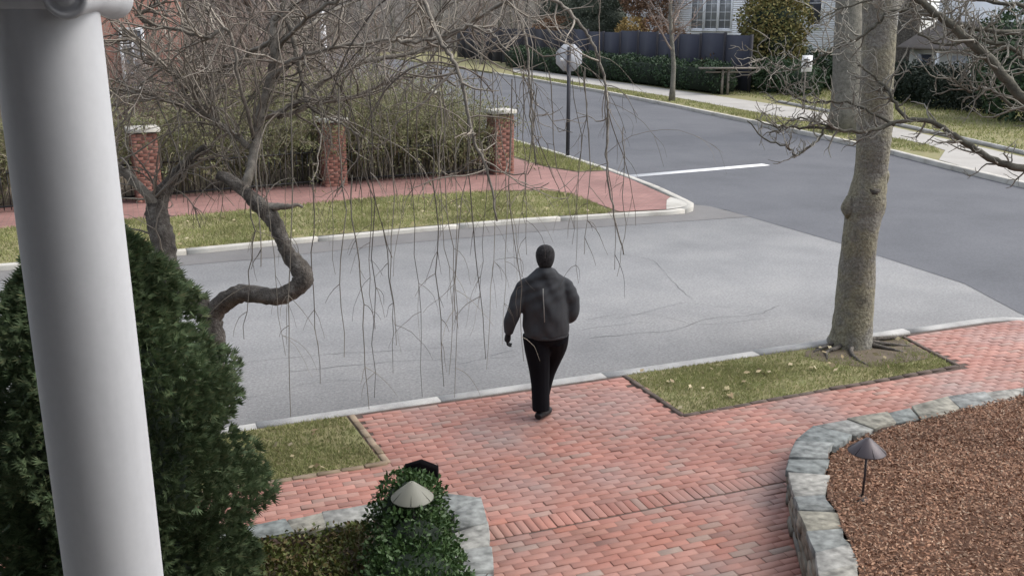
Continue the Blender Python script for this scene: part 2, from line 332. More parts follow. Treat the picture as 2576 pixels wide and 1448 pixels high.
# --- kerbs: every stone its own piece
def kerb_run(name, path, w, z, mat, step, parent=None):
    e = empty(name, (path[0][0], path[0][1], 0)); tag(e, kind='structure'); P = np.asarray(path, float); seg = np.r_[0, np.cumsum(np.linalg.norm(np.diff(P, axis=0), axis=1))]
    L = seg[-1]; s = 0; base = np.array([path[0][0], path[0][1]])
    at_ = lambda t: np.array([np.interp(t, seg, P[:, 0]), np.interp(t, seg, P[:, 1])])
    while s < L-.05:
        t = min(L, s + step*random.uniform(.8, 1.2)); k = max(2, int((t-s)/.35)+1)
        ts = np.linspace(s+.006, t-.006, k); Q = np.array([at_(x) for x in ts]); T = unit(np.array([at_(min(L, x+.05))-at_(max(0, x-.05)) for x in ts])); N = np.c_[-T[:, 1], T[:, 0]]
        zz = z + random.uniform(-.006, .008); off = random.uniform(-.008, .008); O = Q+N*off; I = Q+N*(w+off)
        c = .012; cs = math.copysign(c, w); mb = MB()
        prof = [(O, -.30), (O, zz-c), (O+N*cs, zz), (I-N*cs, zz), (I, zz-c), (I, -.30)]
        V = np.stack([np.c_[p-base, np.full(k, h)] for p, h in prof], 1).reshape(-1, 3); m = 6
        q = [(i*m+j, (i+1)*m+j, (i+1)*m+j+1, i*m+j+1) for i in range(k-1) for j in range(m-1)]
        mb.add(V, q, [(0, 1, 2), (0, 2, 3), (0, 3, 4), (0, 4, 5)] + [tuple((k-1)*m+x for x in f) for f in ((2, 1, 0), (3, 2, 0), (4, 3, 0), (5, 4, 0))])
        mb.obj('kerb_stone', mat, e); s = t
    return e
arc = lambda cx, cy, r, a0, a1, n=10: [(cx+r*math.cos(math.radians(a0+(a1-a0)*i/n)), cy+r*math.sin(math.radians(a0+(a1-a0)*i/n))) for i in range(n+1)]
near_path = [(-15, 9.2), (-2, 9.2), (4, 9.21), (10.2, 9.25)] + arc(10.2, 8.05, 1.2, 90, 0)[1:] + [(11.4, 3), (11.3, -5)]
kerb_run('near_kerb', near_path, -.15, .004, 'granite', 1.9)   # inner side towards the camera
far_path = [(-40, 17.0), (0.4, 17.08), (2.2, 17.2), (5, 17.4), (7, 17.42), (9, 17.27), (10.2, 17.15)] + arc(10.15, 18.2, 1.05, -90, 0)[1:] + [(11.5, 20), (11.66, 22), (11.7, 26), (11.6, 60), (11.5, 100)]
kerb_run('far_kerb', far_path, .17, .004, 'concrete_kerb', 2.6)
kr = [tuple(G(u, v, 0)[:2]) for u, v in [(2700, 487), (2576, 460), (2450, 430), (2250, 380), (2070, 341), (1900, 305), (1690, 262), (1500, 226), (1290, 190), (1240, 182)]]
kerb_run('right_kerb', [(22.2, -10), (20.3, 12)] + kr, -.2, .006, 'concrete_kerb', 3.0)

# --- raised blocks behind the kerbs
tag(slab('near_block', [(-60, -40), (11.2, -40), (11.24, 3), (11.22, 8.05)] + arc(10.2, 8.05, 1.03, 0, 90)[1:] + [(4, 9.07), (-60, 9.07)], -.3, -.007, 'joint_sand'), kind='structure')
tag(slab('far_block', [(-120, 17.1), (.4, 17.2), (5, 17.52), (7, 17.54), (9, 17.4), (10.2, 17.3)] + arc(10.15, 18.2, .9, -90, 0)[1:] + [(11.4, 22), (11.45, 26), (11.4, 100), (-120, 130)], -.3, -.012, 'soil'), kind='structure')
krn = [np.array(k) for k in kr]
rb = [(k[0]+.12, k[1]) for k in krn]
tag(slab('right_block', [(120, -20), (120, 180), (24, 180)] + rb[::-1] + [(20.5, 12), (22.4, -10)], -.3, -.012, 'turf_base'), kind='structure')
# far pavements
tag(ground_poly('far_brick_sidewalk', [(-60, 20.2), (.6, 20.3), (5.4, 20.95), (8.6, 20.6), (9.1, 20.0), (9.2, 17.55), (10.2, 17.4)] + arc(10.15, 18.2, .8, -80, 0, 6) + [(11.35, 21), (11.45, 22.5), (10.6, 22.6), (10.2, 23.6), (10.0, 26), (9.9, 70), (8.8, 70), (8.9, 23.6), (4.4, 23.3), (.2, 22.8), (-60, 22.2)], 0, 'far_paving'), kind='structure')
apron = ground_poly('kerb_ramp', [(10.2, 17.36), (10.55, 17.42), (10.8, 17.56), (10.97, 17.8), (11.03, 18.2), (11.02, 18.6), (10.75, 18.3), (10.45, 17.8)], .006, 'concrete_kerb'); tag(apron, kind='structure')
tag(ground_poly('right_sidewalk', [tuple(G(u, v)[:2]) for u, v in [(2800, 455), (2576, 395), (2250, 320), (2000, 270), (1760, 235), (1290, 170), (1290, 182), (1700, 245), (2100, 318), (2330, 362), (2378, 378), (2362, 402), (2450, 426), (2576, 455), (2700, 482), (2900, 510)]], 0, 'concrete'), kind='structure')
lk = MB()
for i, (a, b) in enumerate(zip([(2700, 418), (2576, 388), (2420, 352), (2250, 314), (2130, 291)], [(2576, 388), (2420, 352), (2250, 314), (2130, 291), (1960, 258)])):
    p, q = G(*a), G(*b); lk.tube([p+np.array([0, 0, .03]), q+np.array([0, 0, .03])], .085, 6)
lw = lk.obj('lawn_edging', 'granite'); tag(lw, 'low grey stone edging between the lawn and the concrete sidewalk', 'edging')

# ================================================================== GRASS
def grass(name, poly, dens, h, wdt, z, label, bare=None):
    P = scatter(poly, dens); n = len(P)
    if bare is not None: P = P[rng.random(n) < bare(P)]; n = len(P)
    keep = rng.random(n) < np.clip(.55 + .6*np.sin(P[:, 0]*1.7+P[:, 1]*2.3)*np.sin(P[:, 0]*.9-P[:, 1]*3.1+1), .35, 1); P = P[keep]; n = len(P)
    B = np.c_[P, np.full(n, z)]; an = rng.uniform(0, 2*math.pi, n); H = h*rng.uniform(.4, 1.2, n)
    S = np.c_[np.cos(an), np.sin(an), np.zeros(n)]*wdt/2*rng.uniform(.6, 1.3, n)[:, None]
    lean = np.c_[rng.normal(0, .5, n), rng.normal(0, .5, n), np.ones(n)]*H[:, None]
    V = np.stack([B-S, B+S, B+lean], 1).reshape(-1, 3)
    o = link(name, mesh_np(name, V, np.arange(3*n).reshape(n, 3), 'grass')); tag(o, label, 'grass', kind='stuff'); return o
LV = [(-8, 7.86), (1.82, 7.86), (1.74, 9.04), (-8, 9.04)]
RV = [(4.93, 7.84), (8.52, 7.95), (8.72, 9.05), (4.90, 9.05)]
FV = [(-40, 17.3), (.4, 17.28), (2.2, 17.42), (5, 17.62), (7, 17.64), (8.9, 17.5), (9.1, 17.7), (9.15, 19.6), (8.7, 20.35), (7.5, 20.8), (5.4, 20.95), (.6, 20.3), (-40, 20.2)]
FV2 = [(10.2, 26), (10.25, 24), (10.7, 22.75), (11.45, 22.7), (11.48, 26), (11.4, 60), (10.1, 60)]
for nm, pl in (('near_verge', LV), ('tree_verge', RV), ('far_verge', FV), ('corner_verge', FV2)): tag(ground_poly(nm, pl, -.002, 'turf_base'), kind='structure')
soilp = [(8.1+.9*math.cos(t)*(1+.15*math.sin(3*t)), 8.66+.52*math.sin(t)*(1+.2*math.cos(2*t))) for t in np.linspace(0, 2*math.pi, 20, endpoint=False)]
tag(ground_poly('bare_soil', [(min(x, 8.5+.18*(y-7.95)), min(max(y, 7.99), 9.02)) for x, y in soilp], .003, 'soil'), kind='structure')
grass('grass', [(-1.5, 7.88), (1.8, 7.88), (1.72, 9.03), (-1.5, 9.03)], 7000, .036, .012, 0, 'short green grass of the near verge at the left beside the arborvitae')
P0 = RV
gr = grass('grass', RV, 7000, .034, .012, 0, 'patchy green grass of the verge around the street tree', bare=lambda P: np.clip((np.hypot((P[:, 0]-8.1)/.95, (P[:, 1]-8.72)/.55)-.45)/.75+.35*np.sin(P[:, 0]*7)*np.sin(P[:, 1]*9), .04, 1))
grass('grass', [(-9, 17.3)] + FV[1:-1] + [(-9, 20.2)], 1500, .07, .02, 0, 'green grass strip between the far kerb and the far brick sidewalk')
grass('grass', [(x, min(y, 45)) for x, y in FV2], 900, .11, .025, 0, 'green grass strip round the foot of the stop sign post')
lawn_poly = [tuple(G(u, v)[:2]) for u, v in [(2700, 415), (2576, 385), (2250, 310), (2000, 262), (1790, 230), (1850, 205), (2576, 225), (2800, 235)]]
grass('grass', lawn_poly, 95, .13, .05, 0, 'wide mown lawn in front of the white house')
rv_poly = [tuple(G(u, v)[:2]) for u, v in [(2370, 386), (2335, 366), (2100, 321), (1700, 248), (1290, 184), (1290, 188), (1690, 258), (1900, 301), (2250, 375)]]
grass('grass', rv_poly, 260, .12, .04, 0, 'brownish grass strip between the far right kerb and the concrete sidewalk')
# fallen leaves
Pl = np.vstack([np.c_[scatter(FV, 5.0), ][:], scatter(RV, 10), scatter([(-1.5, 7.88), (1.8, 7.88), (1.7, 9.03), (-1.5, 9.03)], 8), scatter(rv_poly, .8), scatter([(0, 16.9), (9, 17.0), (9, 17.2), (0, 17.0)], 5)])
n = len(Pl); zz = np.where((Pl[:, 1] > 16.8) & (Pl[:, 1] < 17.25), RZ+.01, .045)
V, q = leaves(np.c_[Pl, zz], unit(rng.normal(size=(n, 3))*[1, 1, .25]), unit(rng.normal(size=(n, 3))*[.4, .4, 1]), rng.uniform(.05, .11, n), rng.uniform(.03, .07, n))
tag(link('fallen_leaves', mesh_np('fallen_leaves', V, q, 'litter')), 'pale dry leaves scattered over the grass strips', 'leaves', kind='stuff')

# ================================================================== STONE WALLS (coordinates first, bricks need them)
outer = [(2760, 930, .05), (2576, 972, .07), (2384, 998, .09), (2234, 1035, .13), (2130, 1052, .16), (2051, 1068, .19), (2000, 1108, .23), (1984, 1152, .27), (1981, 1182, .29), (1997, 1248, .33), (2010, 1285, .36), (2027, 1332, .39), (2047, 1389, .42), (2061, 1445, .44), (2085, 1530, .46), (2120, 1640, .48)]
inner = [(2760, 948), (2576, 992), (2417, 1028), (2260, 1066), (2200, 1080), (2151, 1092), (2094, 1118), (2087, 1152), (2081, 1192), (2081, 1242), (2107, 1285), (2117, 1329), (2141, 1372), (2157, 1422), (2190, 1510), (2230, 1620)]
WO = np.array([G(u, v, h) for u, v, h in outer]); WI = np.array([G(u, v, h[2]) for (u, v), h in zip(inner, outer)])
LWb0, LWb1 = 6.37, 6.60          # left wall along the sidewalk
def inbed(p):                      # right mulch bed
    return inpoly(p, BED)
BED = [tuple(q[:2]) for q in WI] + [(4.9, 2.5), (13, 2.5), (11.2, 6.3), (10.9, 6.75)]
OUTB = [tuple((q*.55+r*.45)[:2]) for q, r in zip(WO, WI)] + [(3.6, 2.4), (14, 2.4), (12, 6.6)]

# ================================================================== BRICK PAVING
bl, bw = .1925, .0685; PL, PW = .1955, .0725
def one_brick():
    mb = MB(); x, y = bl/2, bw/2; mb.prism([(-x, -y), (x, -y), (x, y), (-x, y)], -.05, 0, .002); return mb
bricks = []
def lay(rows_from, rows_to, a0, a1, test, header=False):
    b = rows_from; k = 0
    while b + PW*.5 <= rows_to:
        off = (k % 2)*PL/2 + random.uniform(-.012, .012); a = a0 - off
        while a < a1:
            c = (a+PL/2, b+PW/2)
            if test(*c): bricks.append((c[0]+random.uniform(-.003, .003), c[1]+random.uniform(-.002, .002), random.gauss(0, .0016), random.gauss(0, .006)))
            a += PL
        b += PW; k += 1
def t_walk(a, b):
    if 7.84 < b < 9.06:
        if a < 1.86 or 4.83 < a < 8.72: return False
        if a > 10.2 and (a-10.2)**2+(b-8.05)**2 > 1.0**2: return False
    if a > 11.15: return False
    if b < LWb1 and a < 2.25: return False
    if b < 6.9 and inpoly([(a, b)], OUTB)[0]: return False
    return True
lay(6.464, 9.03, -3.0, 11.3, t_walk)
soldier = []
a = 1.98
while a < 6:
    if not inpoly([(a, 6.345)], OUTB)[0]: soldier.append((a, 6.363, random.gauss(0, .002), math.pi/2+random.gauss(0, .008)))
    a += PW+.001
lay(6.243-PW*40, 6.25, 1.7, 5.6, lambda a, b: a > 1.98 - (6.3-b)*.27 and not inpoly([(a, b)], OUTB)[0] and b < 6.24)
allb = bricks + soldier
vis = []
for i, q in enumerate(allb):
    u, v, d = PX((q[0], q[1], 0)); vis.append((0 if (-20 < u < 2600 and v < 1465) else 1, d, i))
vis.sort(); near = [i for f, d, i in vis if f == 0][:300]; ns = set(near)
pv = empty('brick_paving', (3.5, 6, 0)); tag(pv, kind='structure')
bm1 = one_brick().mesh('brick', 'paving_brick')
for i in near:
    x, y, z, r = allb[i]; o = link('brick', bm1, pv, (x-3.5, y-6, z)); o.rotation_euler = (random.gauss(0, .006), random.gauss(0, .006), r)
rest = MB()
for i, (x, y, z, r) in enumerate(allb):
    if i in ns: continue
    h, k = bl/2, bw/2; cr, sr = math.cos(r), math.sin(r); tx, ty = random.gauss(0, .008), random.gauss(0, .008); zz = z
    pts = [(-h, -k), (h, -k), (h, k), (-h, k)]
    V = []
    for ins, hz in ((0, -.05), (0, -.002), (.0025, 0)):
        for px, py in pts:
            qx, qy = px-math.copysign(ins, px), py-math.copysign(ins, py); V.append((x+qx*cr-qy*sr-3.5, y+qx*sr+qy*cr-6, zz+hz+qx*tx+qy*ty))
    rest.add(V, [(r_*4+j, r_*4+(j+1) % 4, r_*4+4+(j+1) % 4, r_*4+4+j) for r_ in (0, 1) for j in range(4)] + [(8, 9, 10, 11)])
tag(rest.obj('brick_field', 'paving_brick_field', pv), kind='stuff')
# brick and timber edging round the two near grass strips
def edging(name, pts, wdt, mat, label):
    e = empty(name, (pts[0][0], pts[0][1], 0)); tag(e, label, 'edging')
    for (x0, y0), (x1, y1) in zip(pts[:-1], pts[1:]):
        L = math.hypot(x1-x0, y1-y0); n = max(1, round(L/.21)); an = math.atan2(y1-y0, x1-x0)
        for i in range(n):
            t = (i+.5)/n; mb = MB(); h, k = L/n/2-.004, wdt/2; mb.prism([(-h, -k), (h, -k), (h, k), (-h, k)], -.06, random.uniform(.008, .02), .006)
            mb.obj('edging_brick', mat, e, loc=(x0+(x1-x0)*t-pts[0][0], y0+(y1-y0)*t-pts[0][1], 0), rotz=an+random.gauss(0, .012))
island_mat('edge_tan', [(.20, .15, .10), (.26, .2, .14), (.17, .13, .095)], .85, 'object', nscale=6)
island_mat('edge_dark', [(.07, .055, .045), (.11, .085, .07), (.09, .065, .055)], .9, 'object', nscale=6)
edging('brick_edging', [(-3, 7.84), (1.86, 7.84), (1.79, 9.03)], .06, 'edge_tan', 'tan brick edging along the left near grass strip')
edging('brick_edging', [(4.86, 9.04), (4.88, 7.81), (8.56, 7.92), (8.76, 9.04)], .05, 'edge_dark', 'dark worn brick edging round the grass strip of the street tree')

# ================================================================== STONE WALLS
def cap_stone(mb, poly, z0, z1):
    mb.prism(poly, z0, z1, .014)
def stone_wall(name, O, I, label, face_side=True):
    e = empty(name, (O[len(O)//2][0], O[len(O)//2][1], 0)); tag(e, label, 'stone wall'); base = np.array([O[len(O)//2][0], O[len(O)//2][1]])
    for k in range(len(O)-1):
        L = np.linalg.norm(O[k+1][:2]-O[k][:2]); n = max(1, int(round(L/.42))); cuts = [0]+[(i+rng.uniform(-.3, .3))/n for i in range(1, n)]+[1]
        for i in range(n):
            t0, t1 = cuts[i], cuts[i+1]; lp = lambda A, t: A[k]+(A[k+1]-A[k])*t
            g0 = .003/max(L, .05); j = lambda: rng.normal(0, .009, 3)*[1, 1, .2]
            a, b = lp(O, t0+g0)+j(), lp(O, t1-g0)+j(); c, d = lp(I, t1-g0)+j()*2.2, lp(I, t0+g0)+j()*2.2
            m1 = (a+b)/2+j()*.6; m2 = (c+d)/2+j()*2.6
            P = [a, m1, b, c, m2, d]; ar = sum(P[x][0]*P[(x+1) % 6][1]-P[(x+1) % 6][0]*P[x][1] for x in range(6))
            if ar < 0: P = P[::-1]
            z = np.array([p[2] for p in P])+random.uniform(-.008, .01); mb = MB(); mb.prism([(p[0]-base[0], p[1]-base[1]) for p in P], z-.055, z, .006)
            mb.obj('cap_stone', 'stone_cap_v', e)
    # face stones in rough courses below the outer edge
    P = np.asarray(O); seg = np.r_[0, np.cumsum(np.linalg.norm(np.diff(P[:, :2], axis=0), axis=1))]; nrm = []
    s = 0.0
    nc = 4
    for c_ in range(nc):
        s = -random.uniform(0, .15)
        while s < seg[-1]:
            ln = random.uniform(.12, .34); t0, t1 = max(0, s+.006), min(seg[-1], s+ln-.006); s += ln
            if t1-t0 < .05: continue
            f = lambda t: np.array([np.interp(t, seg, P[:, m]) for m in range(3)])
            p0, p1 = f(t0), f(t1); hh = (p0[2]+p1[2])/2-.058
            if hh < .05 and c_ > 0: continue
            ncl = nc if hh > .2 else (2 if hh > .1 else 1)
            if c_ >= ncl: continue
            z0, z1 = hh*c_/ncl+.004, hh*(c_+1)/ncl-.004
            q0, q1 = [np.array([np.interp(t, seg, np.asarray(I)[:, m]) for m in range(2)]) for t in (t0, t1)]
            in0 = (q0-p0[:2])/np.linalg.norm(q0-p0[:2]); in1 = (q1-p1[:2])/np.linalg.norm(q1-p1[:2]); pr = random.uniform(.0, .03)
            A = [p0[:2]+in0*(.02-pr), p1[:2]+in1*(.02-pr), p1[:2]+in1*.2, p0[:2]+in0*.2]
            ar = sum(A[x][0]*A[(x+1) % 4][1]-A[(x+1) % 4][0]*A[x][1] for x in range(4))
            if ar < 0: A = A[::-1]
            V = []
            for zz, ins in ((z0, .012), (z0+.012, 0), (z1-.012, 0), (z1, .012)):
                cc = np.mean(A, axis=0)
                for p in A: V.append((*(p+(cc-p)/np.linalg.norm(cc-p)*ins-base+rng.normal(0, .003, 2)), zz))
            mb = MB(); mb.add(V, [(r_*4+j_, r_*4+(j_+1) % 4, r_*4+4+(j_+1) % 4, r_*4+4+j_) for r_ in range(3) for j_ in range(4)]+[(12, 13, 14, 15), (3, 2, 1, 0)])
            mb.obj('face_stone', 'stone_face', e)
    core = MB()
    for k in range(len(O)-1):
        A = [O[k][:2]*.8+I[k][:2]*.2, O[k+1][:2]*.8+I[k+1][:2]*.2, O[k+1][:2]*.05+I[k+1][:2]*.95, O[k][:2]*.05+I[k][:2]*.95]
        ar = sum(A[x][0]*A[(x+1) % 4][1]-A[(x+1) % 4][0]*A[x][1] for x in range(4)); zz = [O[k][2]-.022, O[k+1][2]-.022, O[k+1][2]-.022, O[k][2]-.022]
        if ar < 0: A = A[::-1]; zz = zz[::-1]
        core.prism([p-base for p in A], -.015, zz)
    core.obj('wall_core', 'joint_sand', e)
    return e
stone_wall('stone_wall', WO, WI, 'curved grey fieldstone wall with flat cap stones round the mulch bed on the right')
LO = np.array([(-4.5, 6.60, .28), (-2.5, 6.60, .28), (-.6, 6.60, .29), (.79, 6.59, .30), (1.45, 6.60, .30), (2.00, 6.56, .30), (2.23, 6.38, .31), (2.14, 5.98, .33), (2.02, 5.62, .35), (1.93, 5.3, .36), (1.82, 4.8, .38), (1.7, 4.2, .4)])
LI = np.array([(-4.5, 6.36, .28), (-2.5, 6.36, .28), (-.6, 6.36, .29), (.79, 6.35, .30), (1.40, 6.36, .30), (1.82, 6.32, .30), (1.93, 6.2, .31), (1.84, 5.92, .33), (1.72, 5.66, .35), (1.61, 5.36, .36), (1.5, 4.9, .38), (1.4, 4.2, .4)])
stone_wall('stone_wall', LO, LI, 'grey stone wall with pale cap stones beside the boxwood at the left of the brick walk')
LB = [tuple(q[:2]) for q in LI] + [(1.3, 3.6), (-4.5, 3.6)]
tag(slab('left_bed', LB, -.01, .2, 'soil'), kind='structure')
# mulch bed
def bz(a, b): return np.clip(.28+(5.75-b)*.17, .02, .46)-.03
gx, gy = np.meshgrid(np.linspace(3.2, 12, 60), np.linspace(2.5, 7.2, 40)); gp = np.c_[gx.ravel(), gy.ravel()]
bm_ = bmesh.new(); bed_v = [bm_.verts.new((x, y, float(bz(x, y)))) for x, y in BED]
bmesh.ops.triangulate(bm_, faces=[bm_.faces.new(bed_v)])
me = bpy.data.meshes.new('mulch_bed'); bm_.to_mesh(me); bm_.free(); me.materials.append(MATS['mulch_base']); tag(link('mulch_bed', me), kind='structure')
Pm = scatter([p for p in BED], 4200); um = np.array([PX((x, y, .2))[:2] for x, y in Pm]); Pm = Pm[(um[:, 0] < 2640) & (um[:, 1] < 1640) & (um[:, 0] > 1900)]; n = len(Pm)
V, q = leaves(np.c_[Pm, bz(Pm[:, 0], Pm[:, 1])+rng.uniform(.002, .03, n)], unit(rng.normal(size=(n, 3))*[1, 1, .35]), unit(rng.normal(size=(n, 3))*[.6, .6, 1]), rng.uniform(.014, .045, n), rng.uniform(.007, .018, n))
tag(link('mulch_chips', mesh_np('mulch_chips', V, q, 'mulch')), 'reddish brown bark mulch covering the bed at the lower right', 'mulch', kind='stuff')
#PART2
# ================================================================== PLANT GENERATORS
def wobble(p0, d, L, n, amp, grav=0.0, rise=0.0):
    """a crooked path from p0 in direction d"""
    P = [np.array(p0, float)]; d = np.array(d, float); d /= np.linalg.norm(d)
    for i in range(n):
        d = d + rng.normal(0, amp, 3) + np.array([0, 0, rise-grav*(i+1)/n]); d /= np.linalg.norm(d); P.append(P[-1]+d*L/n)
    return np.array(P)
def branches(mb, path, r0, r1, level, cfg, sides=5):
    """adds path as a tube and grows children along it"""
    n = len(path); R = np.linspace(r0, r1, n); mb.tube(path, R, sides, cap=False)
    if level >= len(cfg): return
    cnt, lf, spread, amp, rise, start = cfg[level]; L = np.sum(np.linalg.norm(np.diff(path, axis=0), axis=1))
    for i in range(cnt):
        t = start+(1-start)*(i+rng.random())/cnt; k = min(n-2, int(t*(n-1))); p = path[k]+(path[k+1]-path[k])*(t*(n-1)-k)
        T = path[k+1]-path[k]; T = T/np.linalg.norm(T); o = rand_dirs(1)[0]; o -= T*np.dot(o, T); o /= np.linalg.norm(o)
        d = T*math.cos(spread)+o*math.sin(spread); r = max(R[k]*.62, r1*.8)*(1 if level == 0 else .9)
        l = L*lf*rng.uniform(.6, 1.2)*(1-.45*t); branches(mb, wobble(p, d, l, 5, amp, 0, rise), r*.75, max(r*.28, .003), level+1, cfg, max(3, sides-1))
def bare_tree_mesh(H, r, cfg, twig, bark='bark_maple', lean=.03, trunk_n=9, tmin=.004):
    trunk = wobble((0, 0, -.1), (lean, 0, 1), H, trunk_n, .05, 0, .05); tm = MB(); R = np.linspace(r, r*.25, len(trunk)); R[0] *= 1.35
    tm.tube(trunk, R, 8); cm = MB(); top = trunk[len(trunk)//4:]
    class Null:
        def tube(s, *a, **k): pass
    n = len(trunk); cnt, lf, spread, amp, rise, start = cfg[0]
    for i in range(cnt):
        t = start+(1-start)*(i+rng.random()*.8)/cnt; k = min(n-2, int(t*(n-1))); p = trunk[k]+(trunk[k+1]-trunk[k])*(t*(n-1)-k)
        an = i*2.4+rng.random(); d = np.array([math.cos(an)*math.sin(spread), math.sin(an)*math.sin(spread), math.cos(spread)])
        l = H*lf*rng.uniform(.7, 1.15)*(1-.5*t); branches(cm, wobble(p, d, l, 7, amp, 0, rise), R[k]*.5, max(.006, R[k]*.1), 1, cfg, 5)
    return tm.mesh('trunk', bark, True), cm.mesh('crown', twig)
def place_tree(name, meshes, loc, rz, label, cat='tree', group=None, scale=1.0):
    e = empty(name, loc, rz); tag(e, label, cat, group)
    for nm, me in zip(('trunk', 'crown'), meshes):
        o = link(nm, me, e); o.scale = (scale,)*3
    return e
def blob_points(cent, rad, n, shell=.55, lump=.14):
    d = rand_dirs(n); k = rng.random(n)**.4*(1-shell)+shell; f = 1+lump*np.sin(d[:, 0]*5+cent[0])*np.sin(d[:, 1]*4.3+1)*np.cos(d[:, 2]*4.7+cent[1])+rng.normal(0, .05, n)
    return np.array(cent)+d*np.array(rad)*(k*f)[:, None], d
def leaf_mesh(name, clumps, n, size, mat, aspect=.55, out=.8, droop=0.0, zmin=None, shell=.55):
    Vs = []; k = 0; qs = []; tot = sum(c[1][0]*c[1][1]+c[1][0]*c[1][2] for c in clumps)
    for c, r in clumps:
        m = int(n*(r[0]*r[1]+r[0]*r[2])/tot); P, d = blob_points(c, r, m, shell)
        if zmin is not None: kk = P[:, 2] > zmin; P, d = P[kk], d[kk]; m = len(P)
        Dr = unit(d*out+rand_dirs(m)+np.array([0, 0, -droop])); L = size*rng.uniform(.6, 1.4, m)
        V, q = leaves(P, Dr, rand_dirs(m), L, L*aspect); Vs.append(V); qs.append(q+k); k += len(V)
    return mesh_np(name, np.concatenate(Vs), np.concatenate(qs), mat)

# ------------------------------------------------------------------ front street tree
def pixpath(pts, n=6):
    P = curve(np.array([list(D(u, v, d))+[r/F_PX*d] for u, v, d, r in pts]), n); return P[:, :3], np.maximum(P[:, 3], .0025)
def lumpy_tube(mb, P, R, sides, amp):
    mb.tube(P, R, sides); V = mb.v[-1]; n = len(P)
    for i in range(n):
        for j in range(sides):
            k = i*sides+j; off = V[k]-P[i]; f = 1+amp*math.sin(j*2*math.pi/sides*3+P[i][2]*2.1)*math.sin(P[i][2]*5+j)+rng.normal(0, amp*.45); V[k] = P[i]+off*f
base = G(2138, 862, 0); d0 = PX(base)[2]
e = empty('street_tree', tuple(base)); tag(e, 'stout leafless street tree with mossy knotted trunk in the near grass verge', 'tree')
tp = [(2135, 880, d0, 62), (2140, 850, d0-.05, 52), (2146, 800, d0-.1, 48), (2154, 700, d0-.2, 46), (2163, 600, d0-.35, 43.5), (2172, 545, d0-.4, 45), (2180, 500, d0-.45, 47), (2190, 440, d0-.5, 40), (2197, 370, d0-.6, 41), (2201, 300, d0-.65, 43), (2206, 200, d0-.8, 41), (2212, 80, d0-.9, 42), (2218, -40, d0-1.0, 44), (2225, -160, d0-1.1, 46)]
P, R = pixpath(tp, 4); mb = MB(); lumpy_tube(mb, P-base, R, 18, .035); mb.obj('trunk', 'bark_moss', e, True)
def knob(c, r, mat, par, o, name='knot'):
    mb = MB(); V = []; S, T = 12, 8
    for i in range(T+1):
        for j in range(S):
            th = math.pi*i/T; ph = 2*math.pi*j/S; dd = np.array([math.sin(th)*math.cos(ph), math.sin(th)*math.sin(ph), math.cos(th)]); V.append(np.array(c)-o+dd*np.array(r)*(1+.12*math.sin(3*ph+th*4)+rng.normal(0, .03)))
    mb.add(V, [(i*S+j, i*S+(j+1) % S, (i+1)*S+(j+1) % S, (i+1)*S+j) for i in range(T) for j in range(S)]); mb.obj(name, mat, par, True)
knob(D(2136, 522, d0-.45), (.09, .09, .13), 'bark_moss', e, base); knob(D(2207, 522, d0-.45), (.095, .095, .15), 'bark_moss', e, base)
knob(D(2195, 480, d0-.6), (.10, .09, .07), 'bark_cherry', e, base); knob(D(2225, 445, d0-.5), (.05, .06, .09), 'bark_moss', e, base)
for an, L in ((-20, .95), (-70, .55), (-115, .75), (200, .6), (160, .5), (35, .5), (-150, .7), (-45, .6)):
    a_ = math.radians(an); p = wobble(base*[1, 1, 0]+[math.cos(a_)*.14, math.sin(a_)*.12, .07], (math.cos(a_), math.sin(a_)*.55, -.10), L, 6, .22, .02); p[:, 2] = np.linspace(.045, .0, len(p)); p[:, 1] = np.minimum(p[:, 1], 9.02)
    mb = MB(); mb.tube(p-base, np.linspace(.034, .012, len(p)), 7); mb.obj('root', 'bark_cherry', e, True)
# its limbs start above the frame
top = P[-1]; cr = MB()
for i in range(9):
    an = i*2.4; dd = np.array([math.cos(an)*.8, math.sin(an)*.8, .75]); branches(cr, wobble(top+[0, 0, -.1-.12*i], dd, rng.uniform(2.2, 3.6), 8, .12, 0, .05), .07, .012, 1, [None, (7, .5, .8, .15, .02, .15), (5, .5, .8, .2, .02, .1)], 6)
for v_ in cr.v: v_ -= base
cr.obj('crown', 'twig_right', e)

# ------------------------------------------------------------------ tree off the right edge whose limbs droop into view
rb_ = G(2990, 1120, .12); dR = PX(rb_)[2]
e = empty('leafless_tree', tuple(rb_)); tag(e, 'leafless tree reaching crooked drooping limbs in from the right edge', 'tree')
tr, rr = pixpath([(2990, 1130, dR, 60), (2985, 900, dR, 46), (2970, 600, dR, 42), (2955, 350, dR, 38), (2940, 150, dR, 30), (2930, -100, dR, 22)], 4); mb = MB(); lumpy_tube(mb, tr-rb_, rr, 12, .04); mb.obj('trunk', 'bark_moss', e, True)
lm = MB(); tw = MB()
def limb(pts, n=5, store=lm, sides=7):
    P, R = pixpath(pts, n); P = P+rng.normal(0, .008, P.shape); store.tube(P-rb_, R, sides); return P, R
def curly(P, R, cnt, L, start=.1, up=.35, tw=tw, amp=.33, off=rb_):
    for i in range(cnt):
        t = start+(1-start)*rng.random(); k = min(len(P)-2, int(t*(len(P)-1))); T = unit(P[k+1]-P[k]); o = rand_dirs(1)[0]; o -= T*np.dot(o, T); d = T*.55+unit(o)*.85+np.array([0, 0, up*rng.uniform(-.6, 1)])
        l = L*rng.uniform(.4, 1.2); q = wobble(P[k], d, l, 7, amp, 0, .10); tw.tube(q-off, np.linspace(min(.011, R[k]*.7), .003, len(q)), 4, cap=False)
        for m in range(rng.integers(1, 5)):
            kk = rng.integers(2, 7); q2 = wobble(q[kk], unit(q[kk]-q[kk-1])+rand_dirs(1)[0]*.9, l*rng.uniform(.25, .5), 5, .35, 0, .12); tw.tube(q2-off, np.linspace(.0045, .0024, len(q2)), 3, cap=False)
